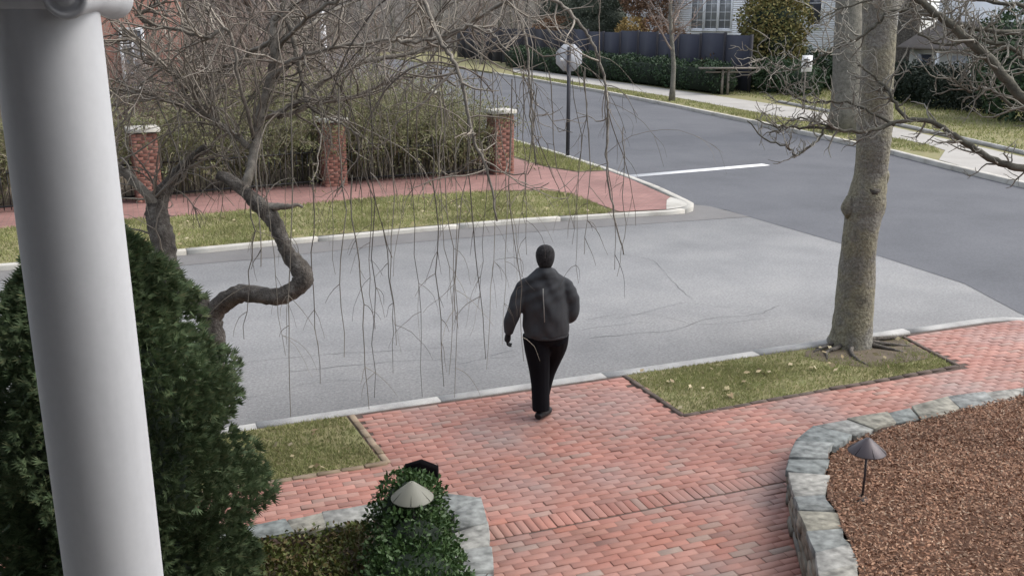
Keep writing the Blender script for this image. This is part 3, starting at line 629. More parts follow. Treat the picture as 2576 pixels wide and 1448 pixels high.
dB = 8.6
B1 = limb([(2962, 560, dR, 17), (2760, 490, dB+.2, 12), (2576, 424, dB, 10), (2517, 408, dB, 9), (2451, 374, dB, 8), (2400, 340, dB, 7), (2357, 311, dB, 6.5), (2281, 302, dB, 5.5), (2217, 322, dB-.05, 5), (2157, 333, dB-.1, 4.5), (2077, 320, dB-.1, 4), (2017, 323, dB-.1, 3.2), (1977, 320, dB-.1, 2.5), (1934, 333, dB-.1, 2)])
B1b = limb([(2281, 302, dB, 5), (2247, 250, dB, 4.5), (2222, 215, dB, 4), (2194, 190, dB, 3), (2160, 165, dB, 2.5)])
B1c = limb([(2077, 320, dB-.1, 3.2), (2057, 353, dB-.1, 3), (2007, 387, dB-.1, 2.6), (1974, 367, dB-.1, 2.3), (1927, 350, dB-.1, 2), (1880, 305, dB-.1, 1.7)])
B1d = limb([(2110, 326, dB-.1, 3), (2050, 305, dB-.1, 2.6), (2010, 300, dB-.1, 2.2), (1955, 318, dB-.1, 1.9), (1900, 300, dB-.1, 1.6)])
B1e = limb([(2250, 312, dB, 4), (2160, 268, dB+.1, 3.4), (2100, 255, dB+.1, 2.8), (2040, 258, dB+.1, 2.3), (1985, 235, dB+.1, 2), (1930, 215, dB+.1, 1.6)])
B2 = limb([(2955, 430, dR, 22), (2800, 395, dB, 17), (2680, 330, dB-.1, 15), (2576, 247, dB-.2, 13), (2530, 195, dB-.2, 12.5), (2467, 130, dB-.2, 12), (2390, 65, dB-.2, 11), (2330, 15, dB-.2, 9), (2280, -30, dB-.2, 8)])
B3 = limb([(2945, 210, dR, 15), (2760, 120, dB+.3, 10), (2620, 85, dB+.2, 8), (2500, 78, dB+.1, 6.5), (2400, 60, dB, 5.5), (2300, 28, dB, 5), (2230, 35, dB, 4.2), (2190, 75, dB, 4), (2150, 100, dB, 3.5), (2100, 120, dB, 3), (2050, 148, dB, 2.5), (1990, 175, dB, 2), (1930, 150, dB, 1.7), (1875, 112, dB, 1.5)])
B4 = limb([(2948, 300, dR, 14), (2800, 250, dB+.1, 8), (2640, 190, dB, 6), (2540, 120, dB, 5), (2450, 100, dB, 4), (2380, 115, dB, 3), (2310, 85, dB, 2.4)])
B5 = limb([(2965, 520, dR, 12), (2800, 400, dB+.4, 7), (2660, 300, dB+.3, 5.5), (2560, 270, dB+.3, 4.5), (2480, 215, dB+.3, 3.6), (2440, 230, dB+.3, 3), (2380, 190, dB+.3, 2.2)])
B6 = limb([(2935, 120, dR, 12), (2750, 10, dB, 7), (2600, 20, dB, 5.5), (2500, 5, dB, 4.5), (2400, -15, dB, 3.8), (2250, -10, dB, 3), (2120, 20, dB, 2.2), (2060, 55, dB, 1.7)])
for (P, R), c, L in ((B1, 46, .34), (B1b, 22, .34), (B1c, 16, .25), (B1d, 18, .28), (B1e, 30, .36), (B2, 60, .55), (B3, 58, .40), (B4, 56, .46), (B5, 50, .46), (B6, 44, .45)): curly(P, R, c, L, .15)
lm.obj('limb', 'bark_limb', e, True); tw.obj('twigs', 'twig_right', e)

# ------------------------------------------------------------------ weeping cherry
cb = G(500, 1175, 0); dc = PX(cb)[2]
e = empty('weeping_cherry', tuple(cb)); tag(e, 'leafless weeping tree with contorted limbs and long hanging twigs at the left', 'tree')
def clump(pts, mb=None, n=6, sides=10, amp=.13, name=None, jit=.0):
    P, R = pixpath(pts, n); P = P+rng.normal(0, jit, P.shape); m = MB(); lumpy_tube(m, P-cb, R, sides, amp)
    if name: m.obj(name, 'bark_cherry', e, True)
    else: mb.v += [x for x in m.v]; mb.q += [x+mb.n for x in m.q]; mb.t += [x+mb.n for x in m.t]; mb.n += m.n
    return P, R
q0 = dc
clump([(498, 1190, q0, 40), (505, 1120, q0, 33), (520, 1040, q0, 31), (536, 950, q0, 29), (540, 860, q0, 27), (528, 800, q0, 27), (500, 760, q0, 25)], name='trunk')
L1 = clump([(530, 800, q0, 26), (560, 762, q0-.05, 25), (605, 738, q0-.12, 24), (655, 742, q0-.2, 22), (700, 745, q0-.28, 23), (740, 728, q0-.3, 24), (764, 700, q0-.3, 27), (752, 668, q0-.28, 24), (728, 640, q0-.25, 19), (715, 610, q0-.25, 18), (699, 575, q0-.22, 18), (678, 540, q0-.2, 20), (650, 515, q0-.2, 19), (620, 486, q0-.2, 15), (582, 455, q0-.2, 15), (548, 440, q0-.2, 12)], name='limb')
L2 = clump([(500, 770, q0, 25), (455, 730, q0+.1, 28), (425, 670, q0+.15, 29), (408, 600, q0+.2, 30), (394, 540, q0+.25, 28), (398, 500, q0+.3, 25), (425, 462, q0+.3, 16), (456, 424, q0+.3, 15), (482, 398, q0+.3, 12), (518, 368, q0+.3, 9)], name='limb')
ml = MB()
L2b = clump([(396, 520, q0+.25, 20), (370, 490, q0+.2, 12), (340, 460, q0+.2, 11), (308, 430, q0+.2, 9), (285, 405, q0+.2, 7), (240, 330, q0+.2, 5)], ml)
L1b = clump([(612, 482, q0-.2, 13), (632, 420, q0-.1, 12), (642, 360, q0, 11), (650, 305, q0, 11), (666, 245, q0, 11), (682, 195, q0, 12), (695, 150, q0, 14), (693, 110, q0, 12), (687, 75, q0, 8), (690, 48, q0, 7), (704, 36, q0, 7), (720, 48, q0, 7.5), (736, 90, q0, 7), (746, 140, q0, 6.5), (756, 185, q0, 6), (766, 232, q0, 5.5), (775, 262, q0, 5), (800, 285, q0, 4), (830, 298, q0, 3.5), (870, 318, q0, 3), (905, 345, q0, 2.5)], ml, jit=.004)
L1c = clump([(642, 382, q0, 8), (600, 348, q0, 8), (556, 318, q0, 7.5), (522, 288, q0, 7), (456, 266, q0, 5), (391, 245, q0, 4.5), (313, 229, q0, 3.5), (270, 235, q0, 2.5)], ml, jit=.005)
L1d = clump([(522, 288, q0, 6), (520, 268, q0, 5), (535, 240, q0, 4.5), (553, 221, q0, 4), (570, 214, q0, 4)], ml)
L1e = clump([(512, 285, q0, 6), (498, 252, q0, 6), (482, 211, q0, 5.5), (440, 185, q0, 5), (391, 150, q0, 4.5), (344, 99, q0, 4), (310, 75, q0, 3)], ml, jit=.005)
stub = clump([(668, 522, q0-.2, 12), (700, 520, q0-.25, 9), (730, 519, q0-.3, 6), (748, 515, q0-.3, 4), (762, 521, q0-.3, 3.5)], ml)
R1 = clump([(655, 300, q0, 7), (700, 285, q0, 6.5), (760, 250, q0+.1, 6.5), (839, 190, q0+.2, 6.5), (917, 155, q0+.3, 6.5), (1021, 138, q0+.4, 6), (1095, 110, q0+.4, 6), (1160, 72, q0+.3, 6), (1203, 44, q0+.3, 5.5), (1275, 2, q0+.2, 5), (1335, -24, q0+.1, 4.5), (1392, 0, q0+.1, 4.5), (1441, 39, q0+.1, 4.5), (1477, 88, q0+.1, 4), (1509, 153, q0+.1, 3.6), (1525, 225, q0+.1, 3.2), (1529, 293, q0+.1, 2.8), (1526, 390, q0+.1, 2.4), (1540, 520, q0+.1, 2), (1570, 640, q0+.1, 1.6)], ml, jit=.006)
R2 = clump([(680, 200, q0, 6), (740, 150, q0-.2, 5.5), (839, 120, q0-.3, 5), (959, 101, q0-.3, 5), (1034, 105, q0-.3, 4.5), (1109, 92, q0-.3, 5), (1174, 68, q0-.3, 4), (1230, 80, q0-.3, 3), (1280, 130, q0-.3, 2.2)], ml, jit=.008)
R3 = clump([(690, 130, q0, 6), (760, 60, q0-.4, 5.5), (860, -10, q0-.6, 5.5), (980, -40, q0-.7, 5.5), (1060, 0, q0-.7, 6), (1112, 111, q0-.7, 5.5), (1148, 169, q0-.7, 5), (1171, 250, q0-.7, 4.5), (1190, 342, q0-.7, 4), (1230, 440, q0-.7, 3), (1250, 560, q0-.7, 2.2)], ml, jit=.006)
R4 = clump([(690, 100, q0, 7), (620, 140, q0+.2, 6), (560, 175, q0+.3, 5), (508, 192, q0+.3, 4), (450, 240, q0+.3, 3)], ml, jit=.008)
R5 = clump([(640, 350, q0, 5), (600, 200, q0-.4, 4.5), (575, 78, q0-.5, 4.5), (519, 96, q0-.5, 5), (462, 78, q0-.5, 5), (391, 65, q0-.5, 4.5), (347, 42, q0-.5, 4.5), (375, 22, q0-.5, 4), (402, 0, q0-.5, 4), (440, -40, q0-.5, 3)], ml, jit=.006)
R6 = clump([(690, 120, q0, 5), (820, 40, q0+.4, 4.5), (960, -20, q0+.6, 4.5), (1120, -50, q0+.6, 5), (1250, -40, q0+.6, 4.5), (1310, 60, q0+.5, 4), (1330, 170, q0+.5, 3), (1335, 290, q0+.5, 2.3), (1345, 420, q0+.5, 1.8)], ml, jit=.008)
R7 = clump([(700, 300, q0, 6), (790, 262, q0+.2, 5), (900, 240, q0+.3, 4.2), (1000, 200, q0+.4, 3.6), (1080, 190, q0+.4, 3), (1150, 215, q0+.4, 2.4)], ml, jit=.01)
ml.obj('branches', 'bark_branch', e, True)
tw = MB()
def weep(p, d, L, r=.005, sides=3, sub=True):
    """a shoot that leaves the limb, arches over and hangs"""
    n = max(6, int(L/.14)); P = [np.array(p)]; d = np.array(d, float); kink = rng.uniform(.07, .2); gv = rng.uniform(.12, .4)
    for i in range(n):
        d = d+rng.normal(0, kink, 3)*[1, 1, .6]+np.array([0, 0, -gv]); d /= np.linalg.norm(d); P.append(P[-1]+d*L/n)
    P = np.array(P); P = P[P[:, 2] > .25]
    if len(P) < 4: return
    tw.tube(P-cb, np.linspace(r, r*.42, len(P)), sides, cap=False)
    if sub:
        for k in range(rng.integers(1, 5)):
            i = rng.integers(2, len(P)-1); dd = unit(P[i]-P[i-1])+rand_dirs(1)[0]*[.7, .7, .5]; weep(P[i], dd, L*rng.uniform(.1, .32), r*.55, 3, False)
def strands(PR, cnt, Lr, start=0.0, end=1.0, r=.0052, spread=.8):
    P, R = PR
    for i in range(cnt):
        t = start+(end-start)*rng.random(); k = min(len(P)-2, int(t*(len(P)-1))); o = rand_dirs(1)[0]*spread; o[2] = rng.uniform(-.1, .9); weep(P[k], o, rng.uniform(*Lr), r*(rng.uniform(.7, 1.2) if rng.random() < .7 else rng.uniform(1.3, 2.0)))
strands(L1b, 48, (.4, 1.6), .25, .95); strands(L1c, 44, (.3, 1.2)); strands(L1e, 44, (.3, 1.2)); strands(R1, 26, (.6, 1.8), .05, .5); strands(R1, 12, (.4, 1.2), .68, .95, .0035, .5)
strands(R2, 30, (.5, 2.2), .1, 1); strands(R3, 30, (.5, 2.3), .1, .75); strands(R3, 8, (.4, 1.0), .7, 1); strands(R4, 30, (.3, 1.1)); strands(R5, 36, (.4, 1.4), .2); strands(R6, 26, (.5, 2.0), .1, .7); strands(R6, 5, (.4, .8), .75, 1, .0035, .4); strands(R7, 22, (.4, 1.5)); strands(L2, 14, (.3, 1.0), .6); strands(L2b, 18, (.3, .9), .3); strands(L1, 8, (.3, .8), .7)
tu = MB()
for PRx, c_ in ((L1b, 34), (L1c, 34), (L1e, 36), (R1, 22), (R2, 26), (R3, 20), (R4, 26), (R5, 34), (R6, 20), (R7, 18), (L2, 14), (L2b, 18)): curly(PRx[0], PRx[1], c_, .8, .1, .2, tu, .24, cb)
# long strands seen against the road
for u, v0, v1, dd in [(738, 300, 1045, -.9), (832, 330, 700, -.6), (885, 300, 900, -.8), (890, 520, 1030, -.8), (960, 300, 1020, -.4), (1000, 360, 870, -.5), (1040, 300, 980, -.9), (1095, 330, 760, -.3), (1100, 420, 985, -.6), (1130, 300, 940, -.5), (1155, 350, 820, -.7), (1190, 300, 985, -.6), (1215, 380, 905, -.2), (1262, 250, 940, -.5), (1270, 320, 700, -.3), (1310, 280, 930, -.4), (1300, 380, 860, 0), (1330, 260, 640, .1), (1355, 300, 560, 0), (1385, 260, 560, .2), (1440, 280, 690, .1), (1468, 260, 620, .2), (1500, 250, 640, .1), (1560, 320, 690, .1), (1575, 400, 700, .1), (690, 420, 900, -.5), (790, 520, 980, -.3), (930, 420, 840, -.2), (1066, 250, 700, 0), (1245, 420, 780, 0), (660, 560, 860, -.6), (960, 640, 940, -.3)]:
    p0, p1 = D(u-rng.uniform(-10, 40), v0-80, dc+dd), D(u, v1, dc+dd); n = 12; t = np.linspace(0, 1, n)[:, None]; P = p0+(p1-p0)*t+np.cumsum(np.cumsum(rng.normal(0, .010, (n, 3)), 0)*.35+rng.normal(0, .016, (n, 3)), 0)*[1, 1, .1]; r = rng.uniform(.0036, .0058)
    tw.tube(P-cb, np.linspace(r*1.3, r*.55, n), 3, cap=False)
    for k in range(rng.integers(2, 7)): i = rng.integers(3, n-1); weep(P[i], rand_dirs(1)[0]*[1, 1, .3]+[0, 0, -.3], rng.uniform(.12, .5), r*.6, 3, False)
tw.obj('hanging_twigs', 'twig_cherry', e); tu.obj('twigs', 'twig_pale', e)

# ------------------------------------------------------------------ arborvitae
ac = G(335, 1575, .2)
e = empty('arborvitae', tuple(ac)); tag(e, 'dense dark green arborvitae behind the white column', 'evergreen')
Hh = 2.55
def prof(t): return np.interp(t, [0, .1, .3, .5, .7, .85, .95, 1.0], [.58, .64, .71, .71, .56, .36, .18, .03])
n = 40000; t = rng.random(n)**1.1; an = rng.uniform(0, 2*math.pi, n); lob = 1+.12*np.sin(an*5+t*9)+.10*np.sin(an*9-t*17)+.12*np.sin(t*24+an*2)+.07*np.sin(an*17+t*31)
rad = prof(t)*lob*(1-.5*rng.random(n)**2.0); Pq = np.c_[np.cos(an)*rad, np.sin(an)*rad, .05+t*Hh]; outd = np.c_[np.cos(an), np.sin(an), np.zeros(n)]
ax = unit(outd*.95+np.array([0, 0, .42])+rng.normal(0, .38, (n, 3))); nn = unit(np.cross(ax, rand_dirs(n))); side = np.cross(nn, ax)
Vs, qs, k = [], [], 0; L = rng.uniform(.035, .095, n)
for ang, ll in ((0, 1), (.3, .85), (-.3, .85), (.62, .68), (-.62, .68), (.95, .45), (-.95, .45)):
    dr = ax*math.cos(ang)+side*math.sin(ang); off = ax*(L*(0 if ang == 0 else .5*abs(ang)))[:, None]
    V, q = leaves(Pq+off*.6, dr, nn, L*ll, L*ll*.15); Vs.append(V); qs.append(q+k); k += len(V)
# each spray is one island: its five fingers share the base vertex position
link('crown', mesh_np('crown', np.concatenate(Vs), np.concatenate(qs), 'leaf_thuja'), e)
mb = MB(); mb.tube(wobble((0, 0, -.1), (0, 0, 1), 2.4, 6, .03), np.linspace(.09, .02, 7), 8); mb.obj('trunk', 'bark_cherry', e, True)
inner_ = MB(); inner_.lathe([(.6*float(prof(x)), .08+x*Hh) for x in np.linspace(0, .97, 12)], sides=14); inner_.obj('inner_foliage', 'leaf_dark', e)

# ------------------------------------------------------------------ left bed planting
bx = np.array([1.55, 5.82, .2])
e = empty('boxwood', tuple(bx)); tag(e, 'glossy green boxwood bush beside the left stone wall, with a grey lamp in it', 'shrub')
cl = [((-.02, .05, .36), (.27, .24, .32)), ((-.08, -.30, .28), (.30, .30, .30)), ((-.16, -.62, .24), (.34, .34, .28)), ((.05, .2, .3), (.2, .18, .28)), ((-.24, -.95, .22), (.36, .32, .27))]
link('foliage', leaf_mesh('foliage', cl, 15000, .034, 'leaf_box', .55, .7, zmin=.0, shell=.7), e)
st_ = MB()
for i in range(26): st_.tube(wobble((rng.uniform(-.2, .1), rng.uniform(-.8, .15), -.02), (rng.normal(0, .3), rng.normal(0, .3), 1), rng.uniform(.3, .5), 4, .15), np.linspace(.009, .003, 5), 4)
st_.obj('stems', 'bark_cherry', e)
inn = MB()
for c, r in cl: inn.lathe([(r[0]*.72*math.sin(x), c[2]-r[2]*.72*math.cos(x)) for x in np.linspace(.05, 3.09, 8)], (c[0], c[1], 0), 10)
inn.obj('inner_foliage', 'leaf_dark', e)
Pg = scatter([(.1, 6.34), (1.35, 6.34), (1.25, 5.2), (.9, 4.6), (-.6, 4.6), (-.6, 6.34)], 6500); n = len(Pg); hz = .2+.10+.07*np.sin(Pg[:, 0]*9)*np.sin(Pg[:, 1]*8)+rng.uniform(-.10, .05, n)
V, q = leaves(np.c_[Pg, hz], unit(rng.normal(size=(n, 3))+[0, 0, .3]), rand_dirs(n), rng.uniform(.025, .05, n), rng.uniform(.014, .03, n))
tag(link('ground_cover', mesh_np('ground_cover', V, q, 'leaf_cover')), 'low yellow green ground cover between the arborvitae and the boxwood', 'ground cover', kind='stuff')

# ------------------------------------------------------------------ path lights
def path_light(p, h, dia, mat, label, ribs=6):
    e = empty('path_light', tuple(p)); tag(e, label, 'path light', 'cone topped garden path lights')
    r = dia/2; s = MB(); s.lathe([(.004, h+r*.78), (.02, h+r*.765), (r*.98, h+.004), (r, h), (r*.96, h-.004), (.05, h+r*.35)], sides=32); s.obj('lamp_shade', mat, e)
    for i in range(ribs):
        a_ = i*2*math.pi/ribs+.2; m = MB(); m.tube([(.012*math.cos(a_), .012*math.sin(a_), h+r*.775), (r*.985*math.cos(a_), r*.985*math.sin(a_), h+.006)], .0022, 4); m.obj('rib', mat, e)
    m = MB(); m.lathe([(.008, h-.05), (.03, h-.045), (r*.42, h-.005), (r*.42, h+.02)], sides=20); m.obj('lamp_housing', mat, e, True)
    m = MB(); m.tube([(0, 0, -.02), (.004, 0, h*.5), (0, 0, h-.03)], .009, 8); m.obj('stem', 'lamp_bronze', e)
    m = MB(); m.lathe([(.06, -.01), (.055, .012), (.012, .022)], sides=14); m.obj('base', 'lamp_bronze', e)
lp = G(2168, 1256, float(bz(0, 5.44))); path_light(lp, .40, .28, 'lamp_bronze', 'dark bronze path light with cone shade on the mulch at the right')
lp2 = D(1037, 1250, 6.45); path_light((lp2[0], lp2[1], .2), float(lp2[2])-.2, .285, 'lamp_grey', 'weathered grey green cone path light poking out of the boxwood')
# ------------------------------------------------------------------ black box on a post
kb = D(1060, 1185, 6.98); zt = float(D(1060, 1153, 6.98)[2])
e = empty('post_box', (kb[0], kb[1], .2), -YAW-.12); tag(e, 'black box with a shallow peaked top behind the boxwood', 'box')
zt -= .2; w_ = .122
m = MB(); m.v = []; V = [(-w_, -.05, zt-.16), (w_, -.05, zt-.16), (w_, -.05, zt-.045), (0, -.05, zt), (-w_, -.05, zt-.045)]; V += [(x, .02, z) for x, y, z in V]
m.add(V, [(i, (i+1) % 5, 5+(i+1) % 5, 5+i) for i in range(5)], [(0, 2, 1), (0, 3, 2), (0, 4, 3), (5, 6, 7), (5, 7, 8), (5, 8, 9)]); m.obj('box', 'black_metal', e)
m = MB(); m.box((0, -.015, (zt-.16)/2-.01), (.05, .05, zt-.14)); m.obj('post', 'black_metal', e)

# ------------------------------------------------------------------ porch column
cd = 3.55; cc = D(150, 724, cd); ca, cbb = float(cc[0]), float(cc[1])
tpx = D(131, 45, cd); bpx = D(268, 1420, cd)
top_p, bot_p = D(132, 60, cd-.02), D(272, 1430, cd)
cx, cy = [float(np.mean([top_p[i], bot_p[i]])) for i in (0, 1)]
e = empty('porch_column', (cx, cy, 0)); tag(e, 'white porch column with scrolled capital at the left edge', 'column')
r_t, r_b = .171, .175
pr = [(.0, .25), (.25, .25), (.25, .30), (.235, .33), (.21, .345), (.215, .37), (r_b+.012, .40), (r_b, .44)] + [(r_b+(r_t-r_b)*x+.006*math.sin(math.pi*x), .44+x*(3.9-.44)) for x in np.linspace(.05, 1, 14)]
m = MB(); m.lathe(pr, sides=64); m.obj('shaft', 'column_paint', e, True)
zc = float(D(131, -4, cd)[2]); yaw = -YAW+.03
cap = empty('capital'); cap.parent = e; cap.rotation_euler = (0, 0, yaw)
bpy.data.objects.remove(cap)
def vol(sx):
    mb = MB(); prof_ = []; rr_ = .074
    for y, r in ((-.215, .0), (-.215, .03), (-.208, .034), (-.205, .036), (-.205, .052), (-.212, .056), (-.212, rr_-.006), (-.205, rr_), (-.14, rr_-.012), (0, rr_-.024), (.14, rr_-.012), (.205, rr_), (.212, rr_-.006), (.212, 0)): prof_.append((r, y))
    mb.lathe(prof_, sides=32); V = mb.v[-1]; V2 = np.c_[V[:, 0], V[:, 2], V[:, 1]]
    cr_, sr_ = math.cos(yaw), math.sin(yaw); x = V2[:, 0]+sx; mb.v[-1] = np.c_[x*cr_-V2[:, 1]*sr_, x*sr_+V2[:, 1]*cr_, V2[:, 2]+zc]
    return mb.obj('volute', 'column_paint', e, True)
vol(-.19); vol(.155)
m = MB(); m.lathe([(r_t-.003, 3.87), (r_t+.012, 3.885), (r_t+.02, 3.93), (r_t+.02, 4.0)], sides=48); m.obj('necking', 'column_paint', e, True)
m = MB(); m.box((0, 0, zc+.105), (.56, .46, .05), yaw); m.box((0, 0, zc+.155), (.5, .5, .05), yaw); m.obj('abacus', 'column_paint', e)
m = MB(); m.box((0, 0, .225), (.5, .5, .05), yaw); m.obj('plinth', 'column_paint', e)
zt_ = zc+.185
m = MB(); m.span(cx-5, cx+.25, cy-.18, cy+.3, zt_, zt_+.5); m.span(cx-5, cx+.4, cy-.3, cy+.6, zt_+.502, zt_+.56); pe = m.obj('porch_beam', 'white_paint'); tag(pe, 'white painted porch beam carried by the column', 'beam')
m = MB(); m.span(cx-6, cx+.2, -.7, cy-.19, zt_+.25, zt_+.35); pr_ = m.obj('porch_roof', 'taupe'); tag(pr_, 'unseen taupe porch ceiling shading the column', 'porch roof')  # unseen ceiling, its reach and dark tone chosen to shade the column
m = MB(); m.span(cx-6, cx+.6, -.7, cy+.5, 0, .2); tag(m.obj('porch_floor', 'concrete'), kind='structure')
e = empty('near_house', (0, -1, 0)); tag(e, 'unseen slate grey house the porch column belongs to, shading it from behind the viewer', 'house')
m = MB(); m.span(-12, 7, -8, 0.2, -.02, 9); m.obj('wall', 'slate_shingle', e)  # unseen wall put in to block light from behind, dark to cut bounce
m = MB(); m.span(-12, cx-1.7, .2, cy+1.4, -.02, 9); m.obj('shade_wing', 'slate_shingle', e)  # unseen wing added to darken the left side of the column

# ------------------------------------------------------------------ person
pp = G(1368, 1050, 0); e = empty('person', (pp[0], pp[1], 0), -YAW+.02); tag(e, 'person in dark grey jacket and black trousers walking away on the brick paving', 'person')
def ringtube(mb, rings, n=16):
    """rings: (x,y,z, rx, ry) horizontal ellipses -> closed loft"""
    a = np.arange(n)*2*math.pi/n; V = []
    for x, y, z, rx, ry in rings: V += [(x+rx*math.cos(t), y+ry*math.sin(t), z) for t in a]
    m = len(rings); V += [rings[0][:3], rings[-1][:3]]
    mb.add(V, [(i*n+j, i*n+(j+1) % n, (i+1)*n+(j+1) % n, (i+1)*n+j) for i in range(m-1) for j in range(n)], [(m*n, (j+1) % n, j) for j in range(n)]+[(m*n+1, (m-1)*n+j, (m-1)*n+(j+1) % n) for j in range(n)])
def fused(mb, name, mat, parent, vox=.011, sm=5):
    o = mb.obj(name+'_src', mat); r = o.modifiers.new('r', 'REMESH'); r.mode = 'VOXEL'; r.voxel_size = vox; s = o.modifiers.new('s', 'SMOOTH'); s.iterations = sm; s.factor = .5
    dg = bpy.context.evaluated_depsgraph_get(); me = bpy.data.meshes.new_from_object(o.evaluated_get(dg)); me.name = name
    src = o.data; bpy.data.objects.remove(o); bpy.data.meshes.remove(src); me.polygons.foreach_set('use_smooth', np.ones(len(me.polygons), bool)); return link(name, me, parent)
b = MB()   # body: head, neck, arms with hands, legs, one surface
ringtube(b, [(0, .05, 1.555, .03, .035), (0, .055, 1.57, .06, .075), (0, .05, 1.60, .072, .09), (0, .045, 1.65, .072, .093), (0, .035, 1.69, .064, .082), (0, .03, 1.715, .048, .06), (0, .028, 1.733, .02, .025)])
ringtube(b, [(0, .01, 1.40, .075, .07), (0, .015, 1.48, .06, .06), (0, .03, 1.56, .056, .06), (0, .03, 1.62, .05, .055)])
ringtube(b, [(0, 0, .84, .15, .10), (0, 0, .95, .17, .11), (0, 0, 1.1, .15, .10), (0, 0, 1.25, .17, .11), (0, 0, 1.38, .17, .10), (0, 0, 1.44, .10, .08)])
ArmL = curve([(-.19, 0, 1.385, .06), (-.255, -.03, 1.25, .052), (-.305, -.045, 1.10, .046), (-.335, -.01, .98, .04), (-.352, .025, .885, .028)], 5)
ArmR = curve([(.19, 0, 1.385, .06), (.25, .0, 1.25, .052), (.265, .02, 1.09, .046), (.235, .13, 1.0, .04), (.17, .19, .98, .03)], 5)
for A in (ArmL, ArmR): b.tube(A[:, :3], A[:, 3], 12)
def hand(mb, wrist, d, side, fwd, s=1.0):
    d, side, fwd = [np.array(x, float)/np.linalg.norm(x) for x in (d, side, fwd)]
    W = np.array(wrist); mb.tube([W-d*.02, W+d*.03, W+d*.07, W+d*.095], [.024, .03, .034, .026], 10)
    for i, (o_, l) in enumerate(((-.026, .066), (-.009, .076), (.009, .070), (.026, .055))):
        k = W+d*.088+fwd*o_; t1 = k+d*l*.5+side*.006; t2 = t1+d*l*.25+side*.024; t3 = t2+d*l*.02+side*.022; mb.tube([k-d*.015, k, t1, t2, t3], [.0095, .0095, .009, .0085, .006], 8)
    k = W+d*.03+fwd*.028; mb.tube([k-fwd*.01, k+fwd*.012+d*.02, k+fwd*.018+d*.045+side*.01, k+fwd*.01+d*.068+side*.02], [.012, .0115, .010, .007], 8)
hb = MB(); hand(hb, ArmL[-1, :3], (-.12, .1, -1), (.9, .1, 0), (.1, 1, 0))
LegL = curve([(-.085, 0, .88, .085), (-.065, .01, .68, .072), (-.045, .02, .47, .055), (-.035, 0, .28, .05), (-.03, -.025, .09, .036)], 5)
LegR = curve([(.10, .0, .88, .085), (.105, .16, .70, .072), (.07, .27, .50, .055), (.025, .30, .30, .05), (.0, .33, .13, .036)], 5)
for A in (LegL, LegR): b.tube(A[:, :3], A[:, 3], 12)
# ears, nose, brow and chin are part of the head surface
for sx in (-1, 1): b.tube([(sx*.072, .035, 1.625), (sx*.084, .028, 1.645), (sx*.083, .026, 1.668)], [.010, .014, .010], 8)
b.tube([(0, .14, 1.675), (0, .155, 1.645), (0, .160, 1.628), (0, .142, 1.618)], [.008, .011, .013, .008], 8)
fused(b, 'body', 'skin', e, .011, 4)
for sx in (-1, 1):
    m = MB(); m.lathe([(.011*math.sin(x), -.011*math.cos(x)) for x in np.linspace(.05, 3.09, 7)], (sx*.03, .134, 1.66), 10); m.obj('eye', 'sign_white', e, True)
m = MB(); m.tube([(-.024, .138, 1.598), (0, .146, 1.6), (.024, .138, 1.598)], [.003, .006, .003], 6); m.obj('mouth', 'leaf_rust', e)
fused(hb, 'glove', 'glove', e, .005, 3)
h = MB()   # hair
ringtube(h, [(0, -.015, 1.52, .048, .04), (0, -.01, 1.55, .064, .058), (0, .0, 1.585, .083, .086), (0, .01, 1.62, .094, .104), (0, .015, 1.66, .101, .114), (0, .02, 1.70, .10, .113), (0, .02, 1.74, .086, .097), (0, .02, 1.768, .058, .065), (0, .02, 1.78, .025, .03)])
h.v[-1] = (h.v[-1]-np.array([0, .015, 1.53]))*.92+np.array([0, .015, 1.53])
ho = fused(h, 'hair', 'hair', e, .009, 4)
# open the hair over the face
for v_ in ho.data.vertices:
    if v_.co.y > .085 and v_.co.z < 1.705: v_.co.y = .085-(v_.co.y-.085)*.1
j = MB()
ringtube(j, [(.015, -.005, .865, .20, .14), (.015, -.005, .89, .222, .158), (.01, -.01, .96, .226, .165), (.008, -.015, 1.08, .222, .166), (.005, -.015, 1.2, .222, .164), (0, -.01, 1.31, .216, .152), (0, -.005, 1.38, .205, .138), (0, 0, 1.44, .18, .12), (0, .005, 1.49, .13, .10), (0, .01, 1.53, .09, .085)], 24)
ringtube(j, [(0, -.055, 1.42, .11, .05), (0, -.06, 1.47, .115, .065), (0, -.05, 1.515, .092, .062), (0, -.035, 1.545, .07, .05), (0, -.03, 1.555, .05, .035)])   # folded hood
for A, k in ((ArmL, 1.0), (ArmR, 1.0)):
    B = A.copy(); B[:, 3] = np.interp(np.linspace(0, 1, len(B)), [0, .12, .25, .6, .9, 1], [.07, .08, .078, .068, .056, .047]); B = np.vstack([[np.sign(A[0, 0])*.08, 0, 1.385, .05], [np.sign(A[0, 0])*.145, 0, 1.385, .07], B]); B[2, 2] -= .012; j.tube(B[:, :3], B[:, 3], 14)
jo = fused(j, 'jacket', 'jacket', e, .011, 5)
V = np.array([v_.co for v_ in jo.data.vertices])
f_ = .010*np.sin(V[:, 2]*19+V[:, 0]*9+2*np.sin(V[:, 0]*14))*np.sin(V[:, 0]*13+V[:, 2]*6)+.005*np.sin(V[:, 2]*47-V[:, 0]*31+3*np.sin(V[:, 2]*9))
V[:, 1] += f_; V[:, 0] += .6*f_; jo.data.vertices.foreach_set('co', V.astype(np.float32).ravel()); jo.data.update()
m = MB(); m.tube([(-.028, -.176, 1.385), (-.026, -.19, 1.30), (-.018, -.195, 1.18), (-.012, -.194, 1.06)], .005, 6); m.obj('cord', 'cord_pale', e)
m = MB(); ringtube(m, [(.015, -.005, .855, .205, .145), (.015, -.005, .868, .216, .154), (.015, -.005, .89, .216, .154)], 24); fused(m, 'jacket_hem', 'jacket', e, .009, 2)
t_ = MB()
